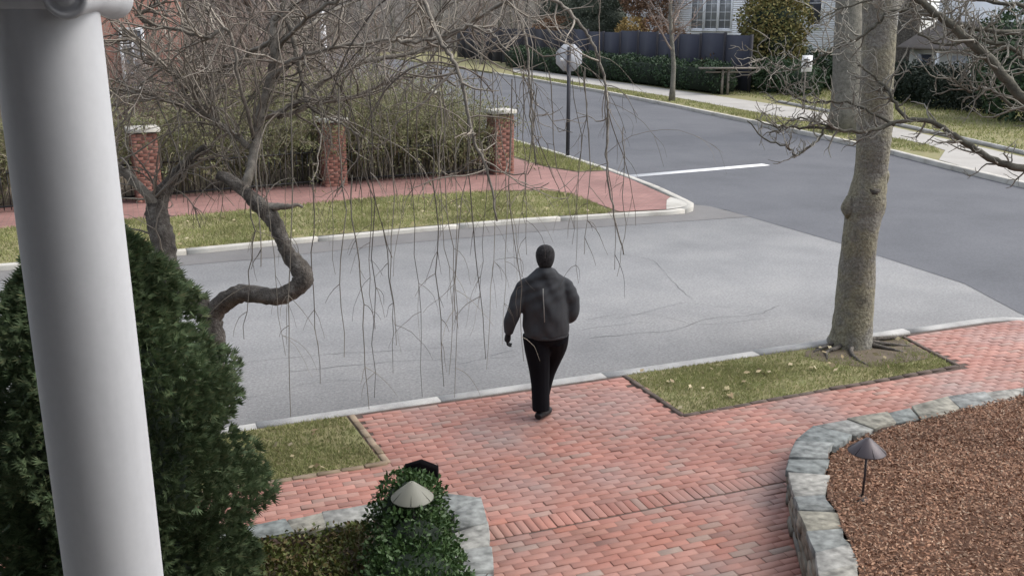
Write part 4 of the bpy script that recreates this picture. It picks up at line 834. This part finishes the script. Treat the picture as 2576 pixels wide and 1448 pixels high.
ringtube(t_, [(.01, 0, .78, .13, .10), (.012, -.01, .84, .185, .135), (.015, -.01, .90, .195, .135), (.015, 0, .97, .17, .12)], 20)
for A, rr_ in ((LegL, [.135, .128, .105, .092, .09, .088]), (LegR, [.14, .135, .112, .09, .084, .08])):
    B = A.copy(); B[:, 3] = np.interp(np.linspace(0, 1, len(B)), [0, .2, .45, .65, .85, 1], rr_); t_.tube(B[:, :3], B[:, 3], 14)
fused(t_, 'trousers', 'trousers', e, .011, 5)
for A, toe, hz in ((LegL, (.075, .12), 0.0), (LegR, (.05, .14), .05)):
    s = MB(); x, y = A[-1, 0], A[-1, 1]
    tx, ty = toe; L_ = math.hypot(tx, ty); dx, dy = tx/L_, ty/L_
    s.tube([(x-dx*.07, y-dy*.07, .045+hz), (x-dx*.02, y-dy*.02, .055+hz), (x+dx*.07, y+dy*.07, .048+hz), (x+dx*.15, y+dy*.15, .04+hz), (x+dx*.19, y+dy*.19, .034+hz)], [.036, .045, .046, .042, .028], 14)
    s.tube([(x, y, .05+hz), (x, y, .12+hz)], [.044, .04], 12)
    so = fused(s, 'shoe', 'shoe', e, .008, 3); zz = np.array([v_.co for v_ in so.data.vertices]); zz[:, 2] = np.maximum(zz[:, 2], .004+hz); so.data.vertices.foreach_set('co', zz.astype(np.float32).ravel()); so.data.update()
#PART3
# ================================================================== BRICK PIERS, FENCE AND SHRUBS ACROSS THE STREET
pb = MB(); pb.prism([(-.10, -.05), (.10, -.05), (.10, .05), (-.10, .05)], -.0285, .0285, .004); pier_brick = pb.mesh('brick', 'pier_brick')
def pier(x, y, label, rz=0.0, h=1.5, far=False):
    e = empty('brick_pier', (x, y, 0), rz); tag(e, label, 'pier', 'brick piers with pale stone caps'); c = MB(); c.box((0, 0, h/2-.02), (.505, .505, h+.02)); c.obj('mortar_core', 'mortar', e)
    nC = int(h/.07)
    if not far:
        for k in range(nC):
            z = .035+k*.07
            for s_ in range(4):
                an = s_*math.pi/2; offs = (-.162, .052) if k % 2 else (-.052, .162)
                for o_ in offs:
                    px_, py_ = o_, -.213; b = link('brick', pier_brick, e, (px_*math.cos(an)-py_*math.sin(an), px_*math.sin(an)+py_*math.cos(an), z)); b.rotation_euler = (0, 0, an); b.scale = (1, 1.0, 1)
    else:
        m = MB()
        for k in range(nC):
            for s_ in range(4):
                an = s_*math.pi/2
                for o_ in ((-.162, .052) if k % 2 else (-.052, .162)): m.box((o_*math.cos(an)+.213*math.sin(an), o_*math.sin(an)-.213*math.cos(an), .035+k*.07), (.2, .1, .058), an)
        tag(m.obj('bricks', 'pier_brick', e), kind='stuff')
    m = MB(); m.prism([(-.33, -.33), (.33, -.33), (.33, .33), (-.33, .33)], h, h+.09, .012); m.obj('cap', 'concrete_kerb', e)
piers = [(.24, 22.35), (4.39, 22.93), (8.72, 23.2)]
pier(*piers[0], 'brick pier with stone cap nearest the white column across the street', .1)
pier(*piers[1], 'brick pier with stone cap at the middle of the shrub border', .08)
pier(*piers[2], 'brick pier with stone cap at the corner left of the stop sign', .05, 1.52)
pier(-3.9, 21.8, 'brick pier with stone cap hidden behind the white column', .1, far=True)
pier(9.0, 30.6, 'distant brick pier cap seen over the olive shrubs', 0, far=True)
def railing(p, q, label):
    p, q = np.array(p), np.array(q); L = np.linalg.norm(q-p)-.56; an = math.atan2(q[1]-p[1], q[0]-p[0]); mid = (p+q)/2
    e = empty('iron_railing', (mid[0], mid[1], 0), an); tag(e, label, 'railing', 'black iron railings between the piers')
    for z in (.12, .8): m = MB(); m.box((0, 0, z), (L, .04, .035)); m.obj('rail', 'iron', e)
    m = MB()
    for i in range(int(L/.13)+1): m.box((-L/2+.05+i*.13, 0, .47), (.018, .018, .86))
    m.obj('pickets', 'iron', e)
railing((-3.9, 21.8), piers[0], 'black iron railing left of the first brick pier'); railing(piers[0], piers[1], 'black iron railing between the first and middle brick piers'); railing(piers[1], piers[2], 'black iron railing between the middle and corner brick piers')
def shrub(x, y, h, w_, nst, nlf, label, stem='stem_olive', leafm='leaf_olive', name='arching_shrub', group=None, bare=False, lsize=.07):
    e = empty(name, (x, y, 0)); tag(e, label, 'shrub', group); s = MB(); tips = []
    for i in range(nst):
        a_ = rng.uniform(0, 2*math.pi); r0 = rng.uniform(0, .45)*w_; L = h*rng.uniform(.65, 1.2); d = np.array([math.cos(a_)*rng.uniform(.05, .55), math.sin(a_)*rng.uniform(.05, .5), 1])
        p = wobble((math.cos(a_)*r0, math.sin(a_)*r0*.6, -.02), d, L, 8, .10, rng.uniform(0, .5)); p[:, 2] = np.maximum(p[:, 2], .02); r = rng.uniform(.007, .014)
        s.tube(p, np.linspace(r, r*.35, len(p)), 3, cap=False); tips.append(p[2:])
        for k in range(3):
            i0 = rng.integers(2, 8); q = wobble(p[i0], unit(p[i0]-p[i0-1])+rand_dirs(1)[0]*.7, L*rng.uniform(.15, .4), 4, .15, .2); s.tube(q, np.linspace(r*.5, r*.2, len(q)), 3, cap=False); tips.append(q)
    s.obj('stems', stem, e)
    if not bare:
        T = np.vstack(tips); i = rng.integers(0, len(T), nlf); P = T[i]+rng.normal(0, .06, (nlf, 3)); P[:, 2] = np.maximum(P[:, 2], .1)
        V, q = leaves(P, unit(rand_dirs(nlf)+[0, 0, -.5]), rand_dirs(nlf), lsize*rng.uniform(.6, 1.5, nlf), lsize*.32*rng.uniform(.7, 1.3, nlf)); link('foliage', mesh_np('foliage', V, q, leafm), e)
spots = [(-5.4, 23.4, 2.2), (-3.3, 23.6, 2.3), (-1.3, 23.9, 2.3), (.9, 24.1, 2.2), (2.6, 24.2, 2.35), (4.0, 24.5, 2.4), (5.4, 24.2, 2.5), (6.6, 24.4, 2.3), (7.7, 24.2, 1.85), (5.0, 25.6, 2.6), (6.6, 26.0, 2.4), (7.8, 26.2, 1.9)]
labs = ['olive arching shrub furthest left behind the white column', 'olive arching shrub just right of the white column', 'olive arching shrub left of the first brick pier', 'olive arching shrub right of the first brick pier', 'olive arching shrub halfway between the first and middle piers', 'olive arching shrub behind the middle brick pier', 'tall olive arching shrub right of the middle brick pier', 'olive arching shrub left of the corner pier', 'low olive arching shrub touching the corner brick pier', 'tall olive shrub in the back row behind the middle pier', 'olive shrub in the back row left of the corner pier', 'low olive shrub in the back row behind the corner pier']
for (x, y, h), lb in zip(spots, labs): shrub(x, y-.6, h, 1.5, 170, 9000, lb, lsize=.085, group='olive shrubs behind the iron railing')
for k, (x, y, h, lb) in enumerate([(-6.5, 27.5, 3.2, 'bare brown thicket furthest left before the brick house'), (-3.6, 27.8, 3.4, 'bare brown thicket under the brick house window'), (-.8, 28.2, 3.8, 'bare brown thicket at the right corner of the brick house'), (1.8, 28.0, 4.2, 'bare brown thicket left of the hooked cherry limb'), (4.2, 28.6, 4.2, 'bare brown thicket behind the hooked cherry limb'), (6.4, 30.5, 3.6, 'bare brown thicket behind the tall olive shrubs')]):
    shrub(x, y, h, 2.2, 210, 0, lb, 'twig_pink', name='bare_shrub', group='bare brown thickets behind the olive shrubs', bare=True)

# ------------------------------------------------------------------ stop sign seen from behind
sg = G(1428, 392, 0); e = empty('stop_sign', tuple(sg), -YAW+.12); tag(e, 'octagonal road sign seen from its grey back on a dark post', 'sign')
zs = 2.74; R_ = .40; m = MB(); oc = [(R_*math.cos(math.pi/8+i*math.pi/4), R_*math.sin(math.pi/8+i*math.pi/4)) for i in range(8)]
V = [(x, .03, zs+z) for x, z in oc]+[(x, .036, zs+z) for x, z in oc]; m.add(V, [(i, (i+1) % 8, 8+(i+1) % 8, 8+i) for i in range(8)]); m.t.append(np.array([(0, i+1, i) for i in range(1, 7)]+[(8, 8+i, 9+i) for i in range(1, 7)])); m.obj('plate', 'sign_back', e)
m = MB(); m.span(-.05, .05, -.03, .028, -.3, zs+.30); m.obj('post', 'sign_post', e)
for z in (-.2, .2): m = MB(); m.tube([(0, -.04, zs+z), (0, -.028, zs+z)], .012, 8); m.obj('bolt', 'sign_back', e)
m = MB(); m.box((-.19, .027, zs-.05), (.13, .004, .09)); m.obj('sticker', 'sign_white', e)

# ------------------------------------------------------------------ houses at the upper left
def window(e, c, w_, h, nrm, frame='white_paint', pane='window_grey', mun=(2, 3), fw=.10):
    """nrm: 'y' facing -Y, 'x' facing -X; c is the centre on the wall face, relative to e"""
    def bxx(mb, du, dz, su, sz, t, o_):
        if nrm == 'y': mb.box((c[0]+du, c[1]-o_-t/2, c[2]+dz), (su, t, sz))
        else: mb.box((c[0]-o_-t/2, c[1]+du, c[2]+dz), (t, su, sz))
    f = MB()
    for s_ in (-1, 1): bxx(f, s_*(w_/2+fw/2), 0, fw, h+2*fw, .09, .002); bxx(f, 0, s_*(h/2+fw/2), w_, fw, .09, .002)
    f = f.obj('window', frame, e); p = MB(); bxx(p, 0, 0, w_, h, .02, .003); p.obj('pane', pane, f)
    g_ = MB()
    for i in range(1, mun[0]): bxx(g_, -w_/2+w_*i/mun[0], 0, .035, h, .03, .025)
    for i in range(1, mun[1]): bxx(g_, 0, -h/2+h*i/mun[1], w_, .035, .028, .025)
    if g_.n: g_.obj('muntin', frame, f)
    s_ = MB(); bxx(s_, 0, -h/2-fw-.05, w_+2*fw+.1, .08, .14, .004); s_.obj('sill', frame, f)
bh = 33.0
def onB(u, v, B):
    d = D(u, v, 1.0)-np.array([0, 0, CAM_Z]); t = B/d[1]; return d[0]*t, CAM_Z+d[2]*t
def onA(u, v, A):
    d = D(u, v, 1.0)-np.array([0, 0, CAM_Z]); t = A/d[0]; return d[1]*t, CAM_Z+d[2]*t
xr = onB(458, 50, bh)[0]; wx0, wz1 = onB(296, 70, bh); wx1, wz0 = onB(376, 226, bh)
e = empty('brick_house', (xr-5, bh, 0)); tag(e, 'red brick house with a white framed window behind the weeping tree', 'house')
m = MB(); m.span(-9, 5, 0, 8, -.1, 6.5); m.obj('wall', 'house_brick', e)
window(e, ((wx0+wx1)/2-xr+5, 0, (wz0+wz1)/2), wx1-wx0-.2, wz1-wz0-.2, 'y', mun=(2, 4)); window(e, ((wx0+wx1)/2-xr+5-4, 0, (wz0+wz1)/2), wx1-wx0-.2, wz1-wz0-.2, 'y', mun=(2, 4))
m = MB(); m.add([(-9.4, -.5, 6.5), (5.4, -.5, 6.5), (5.4, 8.5, 6.5), (-9.4, 8.5, 6.5), (-9.4, 4, 9.5), (5.4, 4, 9.5)], [(0, 1, 5, 4), (2, 3, 4, 5), (0, 3, 2, 1)], [(0, 4, 3), (1, 2, 5)]); m.obj('roof', 'roof_brown', e)
B2 = 54.0; x0, _ = onB(560, 50, B2); x1, _ = onB(800, 50, B2); g0, _ = onB(735, 50, B2); g1, gz1 = onB(797, 28, B2); xp, _ = onB(812, 50, B2)
e = empty('taupe_house', (x0, B2, 0)); tag(e, 'dull taupe house with a dark opening and a white post behind the twigs', 'house')
m = MB(); m.span(-5, g0-x0, 0, 9, -.1, 7); m.span(g0-x0, x1-x0, .6, 9, -.1, 7); m.span(g0-x0, x1-x0+1.2, 0, .6, gz1, 7); m.obj('wall', 'taupe', e)
m = MB(); m.span(g0-x0, x1-x0, .58, .60, 0, gz1); m.obj('opening', 'dark_open', e)
m = MB(); m.span(xp-x0-.14, xp-x0+.14, -.02, .26, -.1, gz1); m.obj('post', 'house_white', e)
m = MB(); m.add([(-5.4, -.6, 7), (x1-x0+1.5, -.6, 7), (x1-x0+1.5, 9.5, 7), (-5.4, 9.5, 7), (-5.4, 4.5, 10.5), (x1-x0+1.5, 4.5, 10.5)], [(0, 1, 5, 4), (2, 3, 4, 5), (0, 3, 2, 1)], [(0, 4, 3), (1, 2, 5)]); m.obj('roof', 'roof_brown', e)

# ------------------------------------------------------------------ right side: dark screen fence, hedge, rail, signs
e = empty('screen_fence', (30.5, 60, 0)); tag(e, 'tall dark navy panel fence behind the clipped hedge', 'fence')
b_ = 44.0; k = 0
while b_ < 92:
    h = 2.9+.08*math.sin(k*1.7); m = MB(); m.span(-.03, .03, b_-60+.05, b_+2.4-60-.05, .05, h); m.obj('panel', 'screen_navy' if b_ < 66 else 'screen_dark', e)
    m = MB(); m.span(-.09, .05, b_-60-.05, b_-60+.05, -.2, h+.06); m.obj('post', 'screen_dark', e); b_ += 2.45; k += 1
e = empty('clipped_hedge', (28.8, 58, 0)); tag(e, 'dark green clipped hedge along the concrete sidewalk before the fence', 'hedge')
cl = [((.0+.15*math.sin(i), -14+i*.9, .75+.08*math.sin(i*1.3)), (.75, .75, .85)) for i in range(34)]
link('foliage', leaf_mesh('foliage', cl, 26000, .13, 'leaf_hedge', .6, .6, zmin=.03, shell=.75), e)
m = MB()
for i in range(34): m.tube([(0, -14+i*.9, -.05), (.05, -14+i*.9, .8)], [.04, .02], 5)
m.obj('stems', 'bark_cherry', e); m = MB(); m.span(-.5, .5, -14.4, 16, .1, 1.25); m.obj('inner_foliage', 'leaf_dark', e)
q = G(1815, 238, 0); e = empty('wooden_rail', tuple(q), math.pi/2+.9-1.1); tag(e, 'weathered wooden rail on two posts at the end of the hedge', 'rail')
e.rotation_euler = (0, 0, -YAW)
for x in (0.0, .30): m = MB(); m.box((x, 0, .62), (.11, .11, 1.34)); m.obj('post', 'wood_grey', e)
for z, y, L in ((1.32, 0, 3.3), (1.12, .06, 2.6)): m = MB(); m.box((.45, y, z), (L, .5 if z > 1.2 else .12, .07)); m.obj('plank', 'wood_grey', e)
q = G(2019, 276, 0); e = empty('notice_sign', tuple(q), -YAW+.05); tag(e, 'small white sign with dark marks on a thin post at the lawn edge', 'sign')
m = MB(); m.box((0, 0, 1.0), (.05, .05, 2.4)); m.obj('post', 'wood_grey', e)
m = MB(); m.box((0.02, -.035, 1.93), (.46, .015, .68)); pl = m.obj('plate', 'sign_white', e)
m = MB(); m.box((.0, -.046, 2.08), (.26, .004, .06)); m.box((.05, -.046, 1.97), (.20, .004, .09)); m.box((-.04, -.046, 1.83), (.14, .004, .05)); m.box((.1, -.046, 1.80), (.08, .004, .08)); m.obj('marking', 'ink', pl)

# ------------------------------------------------------------------ white house on the right
A0 = 40.0
e = empty('white_house', (A0, 56, 0)); tag(e, 'white clapboard house with dark windows behind the lawn', 'house')
hb0 = onA(2118, 50, A0)[0]
m = MB(); m.span(0, 9, hb0-56, 20, -.1, 8.5); m.obj('wall', 'house_white', e)
m = MB()
for i in range(60): m.span(-.018, -.002, hb0-56, 20, .3+i*.135, .3+i*.135+.118)
m.obj('clapboards', 'house_white', e)['kind'] = 'stuff'
def wA(u0, u1, v0, v1, pane, mun):
    y0, z1 = onA(u0, v0, A0); y1, z0 = onA(u1, v1, A0); window(e, (-.02, (y0+y1)/2-56, (z0+z1)/2), abs(y0-y1), z1-z0, 'x', 'house_white', pane, mun, .12)
wA(2041, 2066, -45, 62, 'window_dark', (1, 2)); wA(1966, 1990, -45, 62, 'window_dark', (1, 2))
for u0 in (1745, 1780, 1815): wA(u0, u0+24, -30, 72, 'window_grey', (2, 5))
m = MB(); m.add([(-.6, hb0-56.5, 8.5), (9.6, hb0-56.5, 8.5), (9.6, 20.5, 8.5), (-.6, 20.5, 8.5), (4.5, hb0-56.5, 12), (4.5, 20.5, 12)], [(0, 4, 5, 3), (1, 2, 5, 4), (0, 3, 2, 1)], [(0, 1, 4), (2, 3, 5)]); m.obj('roof', 'roof_brown', e)
A1 = 38.0; y0 = onA(2292, 100, A1)[0]; y1 = onA(2520, 100, A1)[0]
e = empty('house_wing', (A1, y1, 0)); tag(e, 'low cream wing with a brown roof behind the branches on the right', 'house')
m = MB(); m.span(0, 2, 0, y0-y1, -.1, 2.35); m.obj('wall', 'cream', e); zr = onA(2440, 82, A1)[1]
m = MB(); m.add([(-.5, -.5, 2.36), (-.5, y0-y1+.4, 2.36), (2.0, y0-y1+.4, 3.6), (2.0, -.5, 3.6), (-.5, -.5, 2.24), (-.5, y0-y1+.4, 2.24), (2.0, y0-y1+.4, 3.48), (2.0, -.5, 3.48)], [(0, 3, 2, 1), (4, 5, 6, 7), (0, 1, 5, 4), (0, 4, 7, 3), (1, 2, 6, 5)]); m.obj('roof', 'roof_brown', e)
m = MB(); m.span(2.0, 8, -1, y0-y1+.4, -.1, 6.0); m.obj('rear_wall', 'house_white', e)
for ul, ur, pn in ((2398, 2456, 'sign_back'), (2312, 2345, 'window_dark')):
    p0, p1 = onA(ul, 130, A1)[0], onA(ur, 130, A1)[0]; m = MB(); m.span(-.05, -.002, p1-y1, p0-y1, .3, 2.0); m.obj('door' if pn == 'sign_back' else 'window', pn, e)
for u in (2375, 2462): p_ = onA(u, 130, A1)[0]-y1; m = MB(); m.span(-.42, -.30, p_-.08, p_+.08, -.1, 2.26); m.obj('post', 'house_white', e)

# ------------------------------------------------------------------ evergreens and bushes on the right
def bush(name, p, clumps, n, size, mat, label, cat='shrub', trunk=None, asp=.6, group=None, core=None):
    e = empty(name, tuple(p)); tag(e, label, cat, group); link('crown' if trunk else 'foliage', leaf_mesh('foliage', clumps, n, size, mat, asp, .6, zmin=.02, shell=.6), e)
    m = MB(); hh = trunk[0] if trunk else max(.3, clumps[0][0][2]); rr = trunk[1] if trunk else .05; m.tube(wobble((0, 0, -.1), (0, 0, 1), hh, 5, .04), np.linspace(rr, rr*.4, 6), 7); m.obj('trunk' if trunk else 'stem', 'bark_cherry', e, True)
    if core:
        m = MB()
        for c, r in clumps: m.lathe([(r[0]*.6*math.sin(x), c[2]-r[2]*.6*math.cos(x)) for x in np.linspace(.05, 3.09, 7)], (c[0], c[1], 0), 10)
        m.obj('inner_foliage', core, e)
def ground_at(u, a):
    d = D(u, 300, 1.0); t = a/d[0]; return np.array([a, d[1]*t, 0.0])
bush('evergreen_tree', ground_at(1933, 33.5), [((0, 0, 3.6), (2.0, 1.85, 1.8)), ((.3, .5, 5.0), (1.7, 1.5, 1.5)), ((-.3, -.7, 2.4), (1.6, 1.4, 1.4)), ((.2, 1.0, 2.6), (1.5, 1.4, 1.5)), ((0, 0, 1.2), (1.6, 1.6, 1.2))], 16000, .17, 'leaf_gold', 'round golden green evergreen tree before the white house', 'tree', (3.4, .14), core='leaf_dark')
bush('dark_bush', ground_at(1960, 32.0), [((0, 0, .8), (1.4, 1.6, 1.0)), ((0, -1.6, .7), (1.1, 1.3, .9)), ((.2, 1.7, .8), (1.2, 1.4, 1.0))], 7000, .14, 'leaf_hedge', 'low dark bush at the foot of the golden evergreen', core='leaf_dark')
bush('bare_purple_bush', ground_at(1815, 31.5), [((0, 0, 1.2), (1.2, 1.5, 1.3)), ((0, -1.2, 1.0), (1.0, 1.2, 1.1))], 4200, .13, 'leaf_rust', 'reddish brown bush between the fence and the golden evergreen')
bush('yew_hedge', ground_at(2070, 36.5), [((0, -1.6+i*1.1, .9), (1.0, 1.0, 1.2)) for i in range(5)], 8000, .14, 'leaf_hedge', 'dark foundation shrubs below the white house window', core='leaf_dark')
bush('yew_hedge', ground_at(2330, 34.0), [((0, -2+i*1.0, .8), (.9, .9, 1.05)) for i in range(5)], 8000, .13, 'leaf_dark', 'nearly black clipped hedge before the cream wing', core='leaf_dark')
bush('yew_hedge', ground_at(2450, 33.0), [((0, -1.2+i*1.0, .6), (.8, .8, .85)) for i in range(4)], 5000, .13, 'leaf_dark', 'low black green bushes under the grey door')
bush('laurel_bush', ground_at(2580, 32.0), [((0, 0, 1.6), (1.8, 2.0, 1.9)), ((0, -1.5, 1.1), (1.5, 1.6, 1.4)), ((.5, 1.4, 2.6), (1.6, 1.6, 1.7))], 9000, .16, 'leaf_hedge', 'large dark green bush at the right edge behind the limbs', core='leaf_dark')
bush('yellow_shrub', ground_at(1582, 33.0), [((0, 0, 2.9), (1.0, 1.3, .9)), ((0, .8, 2.3), (1.0, 1.2, 1.0)), ((0, -.8, 2.2), (1.0, 1.2, 1.0))], 3500, .16, 'leaf_yellow', 'yellow leaved shrub showing over the navy fence', trunk=(2.2, .08))
bush('rust_tree', ground_at(1620, 38), [((0, 0, 4.9), (1.8, 2.2, 1.6)), ((0, 1.4, 5.8), (1.6, 2.0, 1.6))], 4500, .2, 'leaf_rust', 'rust brown tree above the yellow shrub', 'tree', (4.5, .15))
for k, (u, a_, h, lb) in enumerate([(1480, 36, 7.5, 'grey green conifer left of the round road sign top'), (1535, 42, 9, 'grey green conifer behind the yellow shrub'), (1450, 45, 9, 'grey green conifer deepest behind the dark fence'), (1690, 46, 9, 'grey green conifer behind the small street tree'), (1400, 38, 8, 'grey green conifer at the left end of the dark fence')]):
    p = ground_at(u, a_); bush('conifer', p, [((0, 0, h*(.2+.2*i)), (2.6*(1-.18*i), 2.6*(1-.18*i), h*.17)) for i in range(4)], 9000, .24, 'leaf_conifer', lb if 'sign' not in lb else 'grey green conifer straight above the octagonal sign', 'tree', (h*.8, .16), .35, 'grey green conifers behind the fence', 'leaf_conifer')
bush('brown_bush', ground_at(1640, 34), [((0, 0, 2.4), (1.2, 2.0, 1.4)), ((0, -2, 2.2), (1.2, 1.6, 1.2))], 2600, .18, 'leaf_rust', 'faded brown bush over the fence right of the yellow shrub')
bush('brown_bush', ground_at(1395, 34), [((0, 0, 2.6), (1.4, 2.2, 1.3)), ((0, 2.2, 2.4), (1.2, 1.6, 1.2))], 3200, .18, 'leaf_rust', 'faded brown bush over the fence above the octagonal sign')

# ------------------------------------------------------------------ trees on the far side of the side road and behind
q = G(2128, 332, 0); e = empty('old_tree', tuple(q)); tag(e, 'thick grey trunked old tree behind the front street tree', 'tree')
m = MB(); P = wobble((0, 0, -.1), (-.03, 0, 1), 9, 10, .02); lumpy_tube(m, P, np.array([.66, .56, .52, .50, .47, .44, .42, .4, .36, .33, .3]), 16, .05); m.obj('trunk', 'bark_maple', e, True)
c = MB()
for i in range(9): branches(c, wobble(P[-1-i % 4], (math.cos(i*2.4), math.sin(i*2.4), .6), 4, 7, .12, 0, .04), .14, .02, 1, [None, (7, .5, .8, .15, .02, .15), (5, .5, .8, .2, .02, .1)], 5)
c.obj('crown', 'twig_far', e)
q = G(2266, 224, 0); e = empty('old_tree', tuple(q)); tag(e, 'dark brown thick trunk on the lawn right of the front street tree', 'tree')
m = MB(); P = wobble((0, 0, -.1), (.02, 0, 1), 9, 10, .02); lumpy_tube(m, P, np.array([.8, .64, .6, .6, .58, .55, .5, .46, .42, .38, .34]), 14, .05); m.obj('trunk', 'bark_cherry', e, True)
c = MB()
for i in range(9): branches(c, wobble(P[-1-i % 5], (math.cos(i*2.4), math.sin(i*2.4), .6), 4, 7, .12, 0, .04), .14, .02, 1, [None, (7, .5, .8, .15, .02, .15), (5, .5, .8, .2, .02, .1)], 5)
c.obj('crown', 'twig_far', e)
cfgA = [(16, .42, .85, .12, .06, .22), (8, .55, .75, .16, .03, .12), (6, .55, .7, .2, .02, .1), (4, .5, .7, .2, 0, .1)]
small = bare_tree_mesh(7.5, .13, [(22, .42, .75, .10, .05, .28), (8, .5, .7, .16, .02, .1), (6, .5, .7, .2, .02, .1)], 'twig_pink', 'bark_maple')
place_tree('small_street_tree', small, tuple(G(1690, 254, 0)), .4, 'slim young leafless tree in the verge across the side road')
vars_ = [bare_tree_mesh(9.5, .2, cfgA[:3], 'twig_far'), bare_tree_mesh(8.5, .17, [(18, .5, .95, .14, .05, .15)]+cfgA[1:3], 'twig_far'), bare_tree_mesh(8, .16, [(20, .45, .8, .12, .06, .12)]+cfgA[1:3], 'twig_pink')]
tl = [(1180, 44), (1100, 48), (1020, 42), (940, 52), (870, 46), (1250, 60), (1150, 66), (1320, 84), (980, 62), (900, 70), (1060, 78), (1210, 82), (1120, 36), (1000, 35), (840, 62), (480, 46), (540, 50), (600, 44), (660, 40), (1290, 100), (1380, 96), (740, 72), (700, 46), (420, 60), (500, 66), (2300, 68), (2400, 62), (2500, 66), (2200, 72), (1800, 84), (1900, 86), (1700, 88), (1600, 92), (2560, 58)]
for u_ in range(800, 1330, 38): tl.append((u_, 104+(u_*7 % 9)))
for k, (u, dist) in enumerate(tl):
    d = D(u, 42+CAM_Z*F_PX/dist/cp, dist); d[2] = -.02
    if u < 1400 and d[0] > 8.0 and d[0] < 29 and d[1] < 95: d[0] = 8.0-rng.uniform(0, 3) if u < 1200 else d[0]
    if 9 < d[0] < 28 and d[1] < 92: continue
    right = u > 1400
    place_tree('bare_tree', vars_[k % 3], tuple(d), k*1.7, 'leafless grey tree in the wood behind the white house and fence' if right else 'leafless grey brown tree in the wood beyond the shrub border', group='leafless trees behind the house' if right else 'leafless trees beyond the shrubs', scale=rng.uniform(.85, 1.2))
# wooded rise closing the view
V = []; qd = []; n = 60
for i in range(n+1):
    th = math.radians(-70+i*175/n); r1, r2, r3 = 112, 135, 180; hb_ = 9+2.5*math.sin(i*.7)+1.6*math.sin(i*1.9+1)
    for r, z in ((r1, -.4), (r1+6, hb_*.55), (r2, hb_), (r3, hb_+6), (r3+60, -.4)): V.append((r*math.sin(th)+10, r*math.cos(th), z))
qd = [(i*5+j, (i+1)*5+j, (i+1)*5+j+1, i*5+j+1) for i in range(n) for j in range(4)]
tag(link('wooded_rise', mesh_np('wooded_rise', V, np.array(qd), 'woodland', True)), kind='structure')
